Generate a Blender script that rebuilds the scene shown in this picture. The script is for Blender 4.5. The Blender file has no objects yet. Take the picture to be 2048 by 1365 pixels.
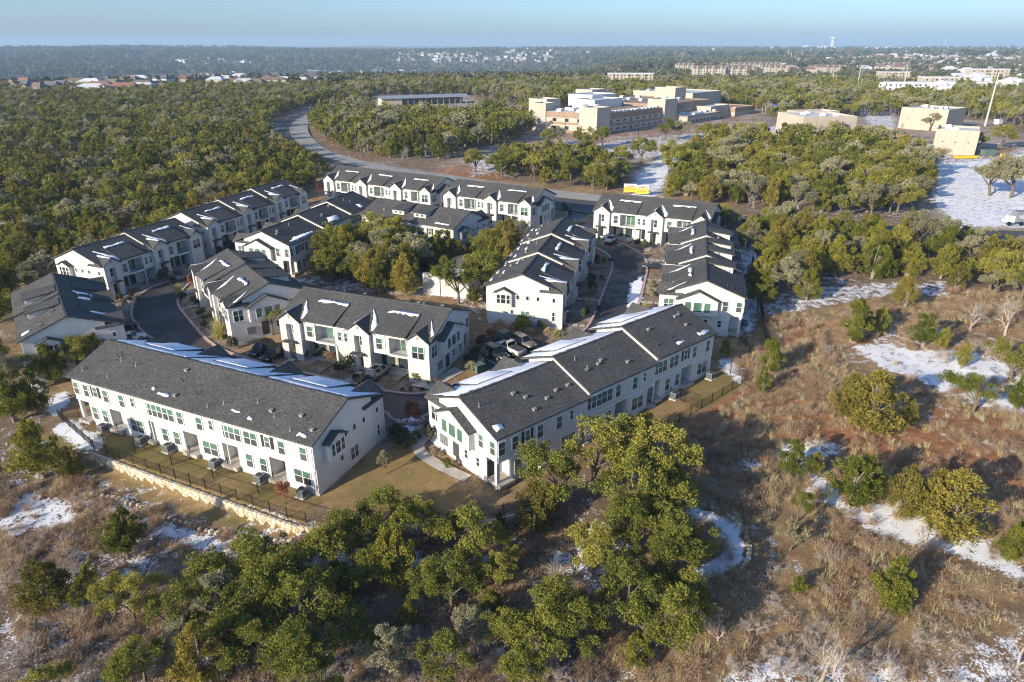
import bpy, bmesh, math, random
import numpy as np
from mathutils import Vector, Matrix
from mathutils.geometry import tessellate_polygon

sc = bpy.context.scene
COL = sc.collection
rad = math.radians
random.seed(7); RNG = np.random.default_rng(11)

# ------------------------------------------------------------------ camera
CAM_H = 46.0; FOC = 1365.0; HOR = 90.0
PITCH = math.atan((682.5 - HOR) / FOC)
cam = bpy.data.cameras.new('camera'); cam.sensor_width = 36.0; cam.lens = 36.0 * FOC / 2048.0
cam.clip_start = 0.5; cam.clip_end = 60000.0
camo = bpy.data.objects.new('camera', cam); COL.objects.link(camo)
camo.location = (0, 0, CAM_H); camo.rotation_euler = (math.pi / 2 - PITCH, 0, 0)
sc.camera = camo

# ------------------------------------------------------------------ sky and sun
SUN_AZ = 40.0      # light travels towards this bearing, measured from +X to +Y
SUN_EL = 19.0
world = bpy.data.worlds.new('World'); sc.world = world; world.use_nodes = True
wn = world.node_tree.nodes; wl = world.node_tree.links
wn.clear()
wo = wn.new('ShaderNodeOutputWorld'); bg = wn.new('ShaderNodeBackground')
sky = wn.new('ShaderNodeTexSky'); sky.sky_type = 'NISHITA'; sky.sun_disc = False
sky.sun_elevation = rad(SUN_EL)
sx_, sy_ = -math.cos(rad(SUN_AZ)), -math.sin(rad(SUN_AZ))
sky.sun_rotation = math.atan2(sx_, sy_) % (2 * math.pi)
sky.air_density = 1.0; sky.dust_density = 3.5; sky.ozone_density = 5.5; sky.altitude = 1300
bg.inputs['Strength'].default_value = 0.085
wl.new(sky.outputs[0], bg.inputs[0]); wl.new(bg.outputs[0], wo.inputs[0])
sun = bpy.data.lights.new('sun', 'SUN'); sun.energy = 2.9; sun.angle = rad(0.55); sun.color = (1.0, 0.87, 0.68)
suno = bpy.data.objects.new('sun', sun); COL.objects.link(suno)
ce = math.cos(rad(SUN_EL))
suno.rotation_euler = Vector((math.cos(rad(SUN_AZ)) * ce, math.sin(rad(SUN_AZ)) * ce, -math.sin(rad(SUN_EL)))).to_track_quat('-Z', 'Y').to_euler()
vs = sc.view_settings; vs.view_transform = 'Standard'; vs.look = 'None'; vs.gamma = 1.0; vs.use_curve_mapping = False
vs.exposure = 1.4
sc.render.engine = 'CYCLES'
sc.cycles.use_denoising = True
sc.cycles.filter_width = 1.15
try: sc.cycles.denoiser = 'OPENIMAGEDENOISE'
except Exception: pass
sc.cycles.max_bounces = 5; sc.cycles.diffuse_bounces = 3; sc.cycles.glossy_bounces = 2
sc.cycles.transmission_bounces = 3; sc.cycles.volume_bounces = 0; sc.cycles.transparent_max_bounces = 6
sc.cycles.sample_clamp_indirect = 6.0

# ------------------------------------------------------------------ terrain and pixel helpers
SK = ([-300, 10, 190, 420, 900], [-2.5, -2.1, 6.35, 8, 9])
def sstep(a, b, x):
    t = np.clip((x - a) / (b - a), 0, 1); return t * t * (3 - 2 * t)
def hash2(i, j, seed):
    n = (i * 374761393 + j * 668265263 + seed * 1442695041) & 0xffffffff
    n = ((n ^ (n >> 13)) * 1274126177) & 0xffffffff
    return ((n ^ (n >> 16)) & 0xffff) / 65535.0
def vnoise(x, y, seed=0):
    x = np.asarray(x, float); y = np.asarray(y, float)
    i = np.floor(x).astype(np.int64); j = np.floor(y).astype(np.int64); fx = x - i; fy = y - j
    fx = fx * fx * (3 - 2 * fx); fy = fy * fy * (3 - 2 * fy)
    a = hash2(i, j, seed); b = hash2(i + 1, j, seed); c = hash2(i, j + 1, seed); d = hash2(i + 1, j + 1, seed)
    return a + (b - a) * fx + (c - a) * fy + (a - b - c + d) * fx * fy
def fbm(x, y, seed=0, oct=4):
    s = 0; a = .5; f = 1.
    for k in range(oct):
        s = s + a * vnoise(np.asarray(x) * f, np.asarray(y) * f, seed + k); a *= .5; f *= 2.03
    return s / (1 - .5 ** oct)
def tz_plain(X, Y):
    X = np.asarray(X, float); Y = np.asarray(Y, float)
    z = np.interp(.4 * X + .92 * Y, SK[0], SK[1])
    r = np.hypot(X, Y)
    ratio = X / np.maximum(Y, 1.)
    w = 1 - .9 * sstep(-0.06, 0.2, ratio)
    val = -66 * sstep(820, 1500, r) * (1 - .85 * sstep(2000, 4000, r)) * w
    hills = 62 * (fbm(X / 1100. + 7, Y / 1100., 3, 3) - .5) * sstep(1500, 2600, r) * (.35 + .65 * w)
    far = 12 * sstep(3000, 9000, r)
    return z + val + hills + far
def gray(px, py):
    u = (px - 1024) / FOC; v = (py - 682.5) / FOC
    return u, math.cos(PITCH) - v * math.sin(PITCH), -math.sin(PITCH) - v * math.cos(PITCH)
def at(px, py, h=0.0):
    """ground point seen at a photo pixel (2048x1365)"""
    d = gray(px, py); z = 0.0
    for _ in range(25):
        t = (z + h - CAM_H) / d[2]; x, y = d[0] * t, d[1] * t
        z = float(np.interp(.4 * x + .92 * y, SK[0], SK[1]))
    return x, y
def pix(X, Y, Z):
    dz = Z - CAM_H; fw = Y * math.cos(PITCH) - dz * math.sin(PITCH); up = Y * math.sin(PITCH) + dz * math.cos(PITCH)
    return 1024 + FOC * X / fw, 682.5 - FOC * up / fw
def poly(*pts): return np.array([at(*p) for p in pts])
def inpoly(P, X, Y):
    X = np.asarray(X, float); Y = np.asarray(Y, float); r = np.zeros(X.shape, bool); n = len(P); j = n - 1
    for i in range(n):
        xi, yi = P[i]; xj, yj = P[j]
        c = ((yi > Y) != (yj > Y)) & (X < (xj - xi) * (Y - yi) / (yj - yi + 1e-12) + xi)
        r ^= c; j = i
    return r
def segdist(P, X, Y, closed=False):
    d = np.full(np.shape(X), 1e9); n = len(P)
    for i in range(n if closed else n - 1):
        a = P[i]; b = P[(i + 1) % n]; ab = b - a; l = ab @ ab + 1e-9
        t = np.clip(((X - a[0]) * ab[0] + (Y - a[1]) * ab[1]) / l, 0, 1)
        d = np.minimum(d, np.hypot(X - a[0] - t * ab[0], Y - a[1] - t * ab[1]))
    return d
def softpoly(P, X, Y, w):
    """1 inside, fading to 0 over w metres"""
    X = np.asarray(X); Y = np.asarray(Y)
    bb = (X > P[:, 0].min() - w) & (X < P[:, 0].max() + w) & (Y > P[:, 1].min() - w) & (Y < P[:, 1].max() + w)
    out = np.zeros(X.shape)
    x, y = X[bb], Y[bb]
    d = segdist(P, x, y, True); s = np.where(inpoly(P, x, y), d, -d)
    out[bb] = sstep(-w, w, s); return out
def softline(P, X, Y, half, w):
    return 1 - sstep(half - w, half + w, segdist(P, X, Y))

# retaining wall: the ground in front of it is lower
WALL = poly((178, 905), (270, 940), (360, 972), (450, 1003), (540, 1036), (600, 1056), (640, 1056), (690, 1050), (800, 1052), (900, 1052), (1000, 1040), (1060, 1020))
LOWPOLY = np.vstack([WALL, poly((1200, 1060), (1300, 1180), (1350, 1420), (-200, 1420), (-200, 1000), (100, 900))])
def tz(X, Y):
    z = tz_plain(X, Y)
    X = np.asarray(X, float); Y = np.asarray(Y, float)
    s = np.where(inpoly(LOWPOLY, X, Y), 1.0, 0.0)
    d = segdist(WALL, X, Y)
    other = segdist(LOWPOLY[len(WALL):], X, Y)
    return z - 1.15 * s * np.minimum(1, other / 7.0)
def tzf(x, y): return float(tz(np.array([x]), np.array([y]))[0])

# ------------------------------------------------------------------ materials
M = {}
def newmat(name):
    m = bpy.data.materials.new(name); m.use_nodes = True; nt = m.node_tree; b = nt.nodes['Principled BSDF']; M[name] = m
    return m, nt, b
def node(nt, t, **kw):
    n = nt.nodes.new(t)
    for k, v in kw.items():
        if k in n.inputs.keys() if hasattr(n.inputs, 'keys') else False: n.inputs[k].default_value = v
        else: setattr(n, k, v)
    return n
def mixc(nt, fac, a, b, blend='MIX'):
    n = nt.nodes.new('ShaderNodeMix'); n.data_type = 'RGBA'; n.blend_type = blend
    for sock, val in ((n.inputs[0], fac), (n.inputs[6], a), (n.inputs[7], b)):
        if hasattr(val, 'links'): nt.links.new(val, sock)
        elif isinstance(val, (int, float)): sock.default_value = val
        else: sock.default_value = (*val, 1)
    return n.outputs[2]
def math_(nt, op, a, b=0.0, c=None):
    n = nt.nodes.new('ShaderNodeMath'); n.operation = op
    for i, val in enumerate((a, b) if c is None else (a, b, c)):
        if hasattr(val, 'links'): nt.links.new(val, n.inputs[i])
        else: n.inputs[i].default_value = val
    return n.outputs[0]
def mrange(nt, v, a, b, c=0., d=1., smooth=True):
    n = nt.nodes.new('ShaderNodeMapRange'); n.interpolation_type = 'SMOOTHSTEP' if smooth else 'LINEAR'
    nt.links.new(v, n.inputs[0]); n.inputs[1].default_value = a; n.inputs[2].default_value = b; n.inputs[3].default_value = c; n.inputs[4].default_value = d
    return n.outputs[0]
def noise(nt, scale, detail=4., rough=.6, vec=None, out=0, dist=0.):
    n = nt.nodes.new('ShaderNodeTexNoise'); n.inputs['Scale'].default_value = scale; n.inputs['Detail'].default_value = detail
    n.inputs['Roughness'].default_value = rough; n.inputs['Distortion'].default_value = dist
    if vec is not None: nt.links.new(vec, n.inputs['Vector'])
    return n.outputs[out]
def coord(nt, which='Object'):
    return nt.nodes.new('ShaderNodeTexCoord').outputs[which]
def geopos(nt): return nt.nodes.new('ShaderNodeNewGeometry').outputs['Position']
def bump(nt, b, h, strength=.3, dist=.05):
    n = nt.nodes.new('ShaderNodeBump'); n.inputs['Strength'].default_value = strength; n.inputs['Distance'].default_value = dist
    nt.links.new(h, n.inputs['Height']); nt.links.new(n.outputs[0], b.inputs['Normal'])
def attr(nt, name, out='Fac'):
    n = nt.nodes.new('ShaderNodeAttribute'); n.attribute_name = name; return n.outputs[out]
def simple(name, c1, c2=None, scale=3., rough=.8, spec=.3, metal=0., bumpd=0., lo=.35, hi=.65, pos=False):
    m, nt, b = newmat(name)
    b.inputs['Roughness'].default_value = rough; b.inputs['Specular IOR Level'].default_value = spec; b.inputs['Metallic'].default_value = metal
    if c2 is None: b.inputs['Base Color'].default_value = (*c1, 1)
    else:
        v = geopos(nt) if pos else coord(nt)
        n = noise(nt, scale, 5, .65, v)
        nt.links.new(mixc(nt, mrange(nt, n, lo, hi), c1, c2), b.inputs['Base Color'])
        if bumpd: bump(nt, b, n, .5, bumpd)
    return m

simple('stucco', (.63, .615, .585), (.57, .557, .53), .8, .9, .15, pos=True)
simple('batten', (.64, .63, .60), (.585, .575, .545), 1.2, .75, .2, pos=True)
simple('trim', (.72, .71, .69), None, rough=.6)
simple('fascia', (.06, .058, .056), None, rough=.7)
simple('door', (.025, .027, .03), None, rough=.35)
simple('metal_black', (.012, .012, .013), None, rough=.5)
simple('vent_metal', (.34, .32, .28), (.22, .21, .19), 6, .5)
simple('vent_dark', (.05, .05, .05), None, rough=.6)
simple('pier', (.42, .36, .29), (.3, .26, .21), 2.5, .85)
simple('shutter', (.03, .03, .03), None, rough=.6)
simple('louvre', (.32, .22, .15), None, rough=.7)
simple('patio_slab', (.46, .42, .36), (.36, .33, .28), 1.5, .9, pos=True)
simple('concrete', (.50, .47, .42), (.36, .335, .30), .7, .9, .2, pos=True, bumpd=.004)
simple('driveway', (.33, .29, .24), (.19, .135, .075), .35, .85, .2, pos=True, lo=.38, hi=.6)
simple('kerb', (.52, .44, .40), (.42, .34, .31), .9, .9, pos=True)
simple('kerb_red', (.33, .12, .11), (.45, .33, .30), .6, .8, pos=True, lo=.4, hi=.7)
simple('ac_grey', (.24, .26, .29), (.17, .18, .2), 8, .5)
simple('ac_dark', (.04, .042, .046), None, rough=.6)
simple('mulch', (.05, .03, .02), (.09, .05, .03), 6, .95)
simple('limestone', (.62, .54, .38), (.45, .36, .23), 2.2, .9, .2, bumpd=.02)
simple('limestone_pale', (.68, .62, .50), (.52, .45, .33), 2.0, .9, .2, bumpd=.02)
simple('limestone_grey', (.50, .45, .37), (.35, .29, .21), 2.6, .9, .2, bumpd=.02)
simple('rubble', (.30, .23, .15), (.18, .13, .08), 1.4, .95, pos=True)
simple('white_paint', (.8, .8, .78), None, rough=.5)
simple('rubber', (.012, .012, .012), None, rough=.8)
simple('rim', (.45, .46, .48), None, rough=.3, metal=.8)
simple('bark', (.10, .075, .055), (.20, .165, .13), 4, .95)
simple('bark_pale', (.34, .29, .24), (.22, .18, .145), 5, .95)
simple('twig', (.44, .38, .33), (.30, .25, .215), 3, .95)

def glass(name, col, rough=.12):
    m, nt, b = newmat(name)
    n = noise(nt, .35, 2, .5, geopos(nt))
    c2 = tuple(.62 * c for c in col)
    nt.links.new(mixc(nt, mrange(nt, n, .35, .65), col, c2), b.inputs['Base Color'])
    b.inputs['Roughness'].default_value = rough; b.inputs['Specular IOR Level'].default_value = .55
glass('glass_green', (.095, .185, .14))
glass('glass_dark', (.035, .045, .05))
glass('screen', (.075, .085, .09), .4)
glass('car_glass', (.015, .02, .026), .06)
glass('garage_glass', (.05, .07, .085), .2)

def shingle(name, a, b_, cc):
    m, nt, b = newmat(name)
    v = coord(nt)
    br = nt.nodes.new('ShaderNodeTexBrick'); nt.links.new(v, br.inputs['Vector'])
    br.inputs['Scale'].default_value = 1.0; br.inputs['Brick Width'].default_value = .55; br.inputs['Row Height'].default_value = .21
    br.inputs['Mortar Size'].default_value = .018; br.inputs['Mortar Smooth'].default_value = .3; br.inputs['Bias'].default_value = -.1
    br.inputs['Color1'].default_value = (*a, 1); br.inputs['Color2'].default_value = (*b_, 1); br.inputs['Mortar'].default_value = (*[x * .55 for x in a], 1)
    n = noise(nt, 4.5, 3, .75, v)
    n2 = noise(nt, .22, 4, .6, v)
    c1 = mixc(nt, mrange(nt, n, .43, .66), br.outputs['Color'], cc)
    c2 = mixc(nt, mrange(nt, n2, .3, .7, .0, .45), c1, tuple(x * .78 for x in a))
    nt.links.new(c2, b.inputs['Base Color']); b.inputs['Roughness'].default_value = .93; b.inputs['Specular IOR Level'].default_value = .15
    h = mixc(nt, .35, br.outputs['Fac'], n)
    bump(nt, b, h, .55, .02)
shingle('shingle', (.058, .060, .061), (.100, .099, .095), (.142, .137, .128))

m, nt, b = newmat('snow')
p_ = geopos(nt)
n = noise(nt, 1.4, 5, .6, p_)
nt.links.new(mixc(nt, mrange(nt, n, .3, .7), (.86, .88, .91), (.80, .82, .86)), b.inputs['Base Color'])
b.inputs['Roughness'].default_value = .65; b.inputs['Specular IOR Level'].default_value = .2
bump(nt, b, noise(nt, 2.2, 6, .65, p_), .5, .12)

def asphalt(name, c1, c2, wet=True):
    m, nt, b = newmat(name)
    p = geopos(nt)
    n1 = noise(nt, .16, 5, .6, p); n2 = noise(nt, 9., 3, .6, p); n3 = noise(nt, .05, 3, .5, p)
    c = mixc(nt, mrange(nt, n1, .35, .7), c1, c2)
    c = mixc(nt, mrange(nt, n2, .4, .7, 0, .3), c, tuple(x * 1.7 for x in c2))
    nt.links.new(c, b.inputs['Base Color'])
    nt.links.new(mrange(nt, n1 if wet else n3, .42, .6, .45 if wet else .8, .9), b.inputs['Roughness'])
    bump(nt, b, n2, .25, .01)
asphalt('asphalt', (.030, .029, .031), (.050, .047, .047))
asphalt('asphalt_road', (.050, .052, .055), (.075, .075, .076), False)
asphalt('road_concrete', (.34, .325, .295), (.24, .228, .205), False)
simple('line_white', (.75, .75, .73), (.45, .45, .44), 2.5, .8, pos=True)
simple('line_yellow', (.62, .47, .16), None)

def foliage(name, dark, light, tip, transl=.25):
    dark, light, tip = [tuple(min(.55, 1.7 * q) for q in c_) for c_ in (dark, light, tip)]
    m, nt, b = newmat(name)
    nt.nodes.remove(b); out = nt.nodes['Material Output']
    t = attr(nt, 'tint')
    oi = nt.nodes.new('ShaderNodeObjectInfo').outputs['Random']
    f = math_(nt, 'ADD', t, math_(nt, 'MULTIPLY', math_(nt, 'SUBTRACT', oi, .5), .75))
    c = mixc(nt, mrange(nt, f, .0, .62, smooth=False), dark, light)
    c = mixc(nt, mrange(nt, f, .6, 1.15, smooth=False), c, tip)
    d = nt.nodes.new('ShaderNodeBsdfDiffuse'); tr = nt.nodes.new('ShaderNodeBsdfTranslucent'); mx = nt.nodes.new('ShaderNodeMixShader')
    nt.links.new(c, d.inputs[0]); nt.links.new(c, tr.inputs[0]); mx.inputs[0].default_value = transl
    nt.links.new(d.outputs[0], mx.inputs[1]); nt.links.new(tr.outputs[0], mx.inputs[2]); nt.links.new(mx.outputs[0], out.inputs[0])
foliage('juniper_leaf', (.052, .066, .013), (.130, .132, .022), (.205, .178, .032))
foliage('juniper_gold', (.078, .074, .018), (.152, .130, .028), (.225, .182, .042))
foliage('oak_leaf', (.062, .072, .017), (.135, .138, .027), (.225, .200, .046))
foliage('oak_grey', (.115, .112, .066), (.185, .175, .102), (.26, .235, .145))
foliage('far_leaf', (.034, .044, .026), (.066, .076, .042), (.11, .11, .068), .1)
foliage('far_grey', (.07, .068, .052), (.12, .112, .085), (.17, .155, .12), .1)
foliage('rust_leaf', (.10, .04, .025), (.19, .075, .04), (.30, .14, .06))
foliage('shrub_leaf', (.030, .038, .024), (.062, .070, .040), (.11, .11, .06))
foliage('straw', (.30, .215, .11), (.40, .30, .165), (.50, .40, .24))
foliage('brush_brown', (.19, .125, .078), (.27, .19, .125), (.36, .27, .185))
foliage('yellow_grass', (.20, .18, .05), (.32, .28, .09), (.42, .36, .14))

# ------------------------------------------------------------------ mesh helpers
class MB:
    def __init__(s): s.v = []; s.f = []; s.m = []
    def quad(s, a, b, c, d, m=0):
        i = len(s.v); s.v += [a, b, c, d]; s.f.append((i, i + 1, i + 2, i + 3)); s.m.append(m)
    def tri(s, a, b, c, m=0):
        i = len(s.v); s.v += [a, b, c]; s.f.append((i, i + 1, i + 2)); s.m.append(m)
    def hexa(s, p, m=0):
        """p: 4 bottom points ccw, 4 top points"""
        i = len(s.v); s.v += list(p)
        for f in ((3, 2, 1, 0), (4, 5, 6, 7), (0, 1, 5, 4), (1, 2, 6, 5), (2, 3, 7, 6), (3, 0, 4, 7)):
            s.f.append(tuple(i + k for k in f)); s.m.append(m)
    def box(s, x0, x1, y0, y1, z0, z1, m=0):
        s.hexa([(x0, y0, z0), (x1, y0, z0), (x1, y1, z0), (x0, y1, z0), (x0, y0, z1), (x1, y0, z1), (x1, y1, z1), (x0, y1, z1)], m)
    def prism(s, prof, ax, a, b, m=0):
        """closed profile of 2-D points pushed along axis ax ('x': (y,z), 'y': (x,z), 'z': (x,y))"""
        n = len(prof); i = len(s.v)
        for t in (a, b):
            for (p, q) in prof:
                s.v.append((t, p, q) if ax == 'x' else (p, t, q) if ax == 'y' else (p, q, t))
        s.f.append(tuple(range(i, i + n))[::-1]); s.m.append(m)
        s.f.append(tuple(range(i + n, i + 2 * n))); s.m.append(m)
        for k in range(n):
            s.f.append((i + k, i + (k + 1) % n, i + n + (k + 1) % n, i + n + k)); s.m.append(m)
    def tube(s, pts, rads, n=6, m=0):
        i0 = len(s.v); up = Vector((.37, .21, .9)).normalized()
        pts = [Vector(p) for p in pts]
        for k, p in enumerate(pts):
            d = (pts[min(k + 1, len(pts) - 1)] - pts[max(k - 1, 0)]).normalized()
            a = d.cross(up); a = a.normalized() if a.length > 1e-4 else Vector((1, 0, 0)); c = d.cross(a)
            for j in range(n):
                t = 2 * math.pi * j / n; s.v.append(tuple(p + (a * math.cos(t) + c * math.sin(t)) * rads[k]))
        for k in range(len(pts) - 1):
            for j in range(n):
                a = i0 + k * n + j; b = i0 + k * n + (j + 1) % n
                s.f.append((a, b, b + n, a + n)); s.m.append(m)
        s.f.append(tuple(i0 + (len(pts) - 1) * n + j for j in range(n))); s.m.append(m)
    def cyl(s, x, y, z0, z1, r0, r1=None, n=12, m=0):
        s.tube([(x, y, z0), (x, y, z1)], [r0, r0 if r1 is None else r1], n, m)
    def mesh(s, name, mats):
        me = bpy.data.meshes.new(name); me.from_pydata([tuple(v) for v in s.v], [], s.f)
        for mm in mats: me.materials.append(M[mm])
        if len(mats) > 1: me.polygons.foreach_set('material_index', s.m)
        me.update()
        bm = bmesh.new(); bm.from_mesh(me); bmesh.ops.recalc_face_normals(bm, faces=bm.faces); bm.to_mesh(me); bm.free()
        return me
    def build(s, name, mats, parent=None, **kw):
        if isinstance(mats, str): mats = [mats]
        return link(name, s.mesh(name, mats), parent, **kw)
def link(name, data, parent=None, loc=None, rot=None):
    o = bpy.data.objects.new(name, data); COL.objects.link(o)
    if parent is not None: o.parent = parent
    if loc is not None: o.location = loc
    if rot is not None: o.rotation_euler = (0, 0, rot)
    return o
def tag(o, label=None, cat=None, group=None, kind=None):
    if label: o['label'] = label
    if cat: o['category'] = cat
    if group: o['group'] = group
    if kind: o['kind'] = kind
    return o
def empty(name, loc, rz=0.):
    o = bpy.data.objects.new(name, None); COL.objects.link(o); o.location = loc; o.rotation_euler = (0, 0, rz); o.empty_display_size = .5
    return o
def copy_tree(o, parent=None):
    c = o.copy(); COL.objects.link(c); c.parent = parent
    for ch in o.children: copy_tree(ch, c)
    return c
# ------------------------------------------------------------------ where the rows of townhouses stand
ROWS = {  # origin = front corner at the entry-bay end, bearing of the front, length, units
 'A': ((-16.1, 75.2), 155.2, 39.6, 3), 'B': ((20.4, 100.2), -139.2, 40.5, 3), 'C': ((-35.9, 97.7), -21.9, 26.0, 2),
 'D': ((-59.2, 120.7), -53.4, 22.8, 2), 'E': ((-60.2, 98.0), 125.7, 23.8, 2), 'F': ((-76.8, 123.2), 68.0, 24.1, 2),
 'G': ((-67.6, 149.1), 68.6, 35.6, 3), 'H': ((-46.2, 171.9), -108.5, 35.7, 3), 'I': ((-5.5, 153.8), 147.9, 26.3, 2),
 'J': ((-53.4, 195.4), -30.8, 37.6, 3), 'K': ((-17.5, 174.3), -29.5, 25.2, 2), 'L': ((8.4, 106.2), 75.1, 36.2, 3),
 'M': ((33.2, 140.7), -104.3, 36.5, 3), 'N': ((18.9, 156.3), -26.3, 26.1, 2)}
def axes(k):
    (ox, oy), a, L, n = ROWS[k]; a = rad(a)
    return np.array([ox, oy]), np.array([math.cos(a), math.sin(a)]), np.array([-math.sin(a), math.cos(a)]), L
def loc2w(k, x, y):
    o, ux, uy, L = axes(k); p = o + ux * x + uy * y; return float(p[0]), float(p[1])
def rect(k, x0, x1, y0, y1): return np.array([loc2w(k, x0, y0), loc2w(k, x1, y0), loc2w(k, x1, y1), loc2w(k, x0, y1)])
FOOT = {k: rect(k, -1.2, ROWS[k][2] + 1.4, -1.2, 14.2) for k in ROWS}

# ------------------------------------------------------------------ roads (photo pixels -> ground)
def smooth(P, n=3):
    P = np.array(P, float)
    for _ in range(n):
        Q = [P[0]]
        for a, b in zip(P[:-1], P[1:]): Q += [a * .75 + b * .25, a * .25 + b * .75]
        Q.append(P[-1]); P = np.array(Q)
    return P
EDGE_IN = smooth(np.vstack([poly((650, 447), (560, 487), (470, 528), (402, 552), (383, 562), (362, 580), (353, 597), (352, 612), (371, 638), (418, 692), (475, 716), (540, 733), (610, 750), (705, 770), (784, 789), (840, 793), (885, 780), (925, 767), (960, 757)),]), 2)
EDGE_MID = smooth(poly((1122, 686), (1150, 676), (1176, 660), (1190, 636), (1204, 600), (1220, 560), (1230, 532), (1222, 512), (1200, 498), (1165, 484), (1140, 470), (1128, 448), (1138, 424)), 2)
EDGE_OUT = smooth(np.vstack([poly((1205, 432), (1192, 450), (1196, 468), (1225, 482), (1262, 498), (1286, 514), (1293, 534), (1287, 562), (1277, 600), (1266, 640)), np.array([loc2w('B', 2, -5.2), loc2w('B', 12, -5.2), loc2w('B', 30, -5.2), loc2w('B', 39, -5.6)]), poly((850, 842), (815, 846), (785, 838)), np.array([loc2w('A', 3, -5.0), loc2w('A', 20, -5.0), loc2w('A', 36, -5.0)]), poly((299, 675), (272, 645), (265, 627), (271, 602), (292, 583), (322, 569), (371, 557), (400, 535), (520, 478), (625, 432))]), 2)
PARKING = poly((960, 757), (945, 742), (938, 728), (905, 716), (965, 668), (1062, 668), (1100, 690), (1122, 686))
DRIVE = np.vstack([EDGE_IN, np.array([at(975, 735), at(932, 712), at(985, 672), at(1040, 668), at(1100, 690)]), EDGE_MID, EDGE_OUT])
ASPH_OUT = smooth(poly((662, 208), (612, 222), (570, 238), (549, 256), (556, 276), (585, 298), (625, 318), (690, 343), (800, 368), (960, 396), (1110, 418), (1190, 429), (1330, 444), (1440, 455), (1560, 462), (1700, 470), (1880, 478), (2120, 490)), 2)
ASPH_IN = smooth(poly((664, 212), (620, 227), (590, 242), (578, 258), (587, 278), (612, 297), (655, 317), (720, 335), (820, 354), (960, 376), (1120, 396), (1200, 404), (1330, 418), (1440, 428), (1560, 438), (1700, 447), (1880, 456), (2120, 466)), 2)
CONC_IN = smooth(poly((668, 216), (648, 224), (628, 236), (614, 252), (618, 270), (640, 292), (676, 310), (730, 324), (820, 340), (960, 360), (1125, 383), (1200, 392)), 2)

# ------------------------------------------------------------------ the ground sheet
ys = [-300, -200, -120, -70, -40, -20, -5, 8]
y = 16.
while y < 15000:
    ys.append(y); y += max(.5, .0115 * y) if y < 420 else .028 * y
ys = np.array(ys); us = np.linspace(-1, 1, 430)
W = np.maximum(110., 1.28 * ys + 45)
GX = (us[None, :] * W[:, None]).ravel(); GY = np.repeat(ys, len(us))
GZ = tz(GX, GY)
GXR, GYR = GX.copy(), GY.copy()
# masks
snow = np.zeros_like(GX); soil = np.zeros_like(GX); lawn = np.zeros_like(GX); bed = np.zeros_like(GX); wood = np.zeros_like(GX); pave = np.zeros_like(GX)
def add(arr, P, w=1.0, s=1.0): np.maximum(arr, s * softpoly(P, GX, GY, w), out=arr)
def addline(arr, P, half, w=.5, s=1.0): np.maximum(arr, s * softline(P, GX, GY, half, w), out=arr)
TOWN = poly((90, 540), (330, 400), (640, 330), (900, 350), (1460, 400), (1520, 470), (1500, 690), (1440, 790), (1010, 1000), (640, 1030), (180, 880), (10, 720))
FIELD = poly((1440, 800), (1500, 620), (1640, 620), (1900, 580), (2200, 600), (2200, 1420), (1350, 1420), (1330, 1000))
np.maximum(wood, 1 - softpoly(TOWN, GX, GY, 3) - softpoly(FIELD, GX, GY, 8), out=wood)
wood = np.clip(wood, 0, 1)
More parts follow.
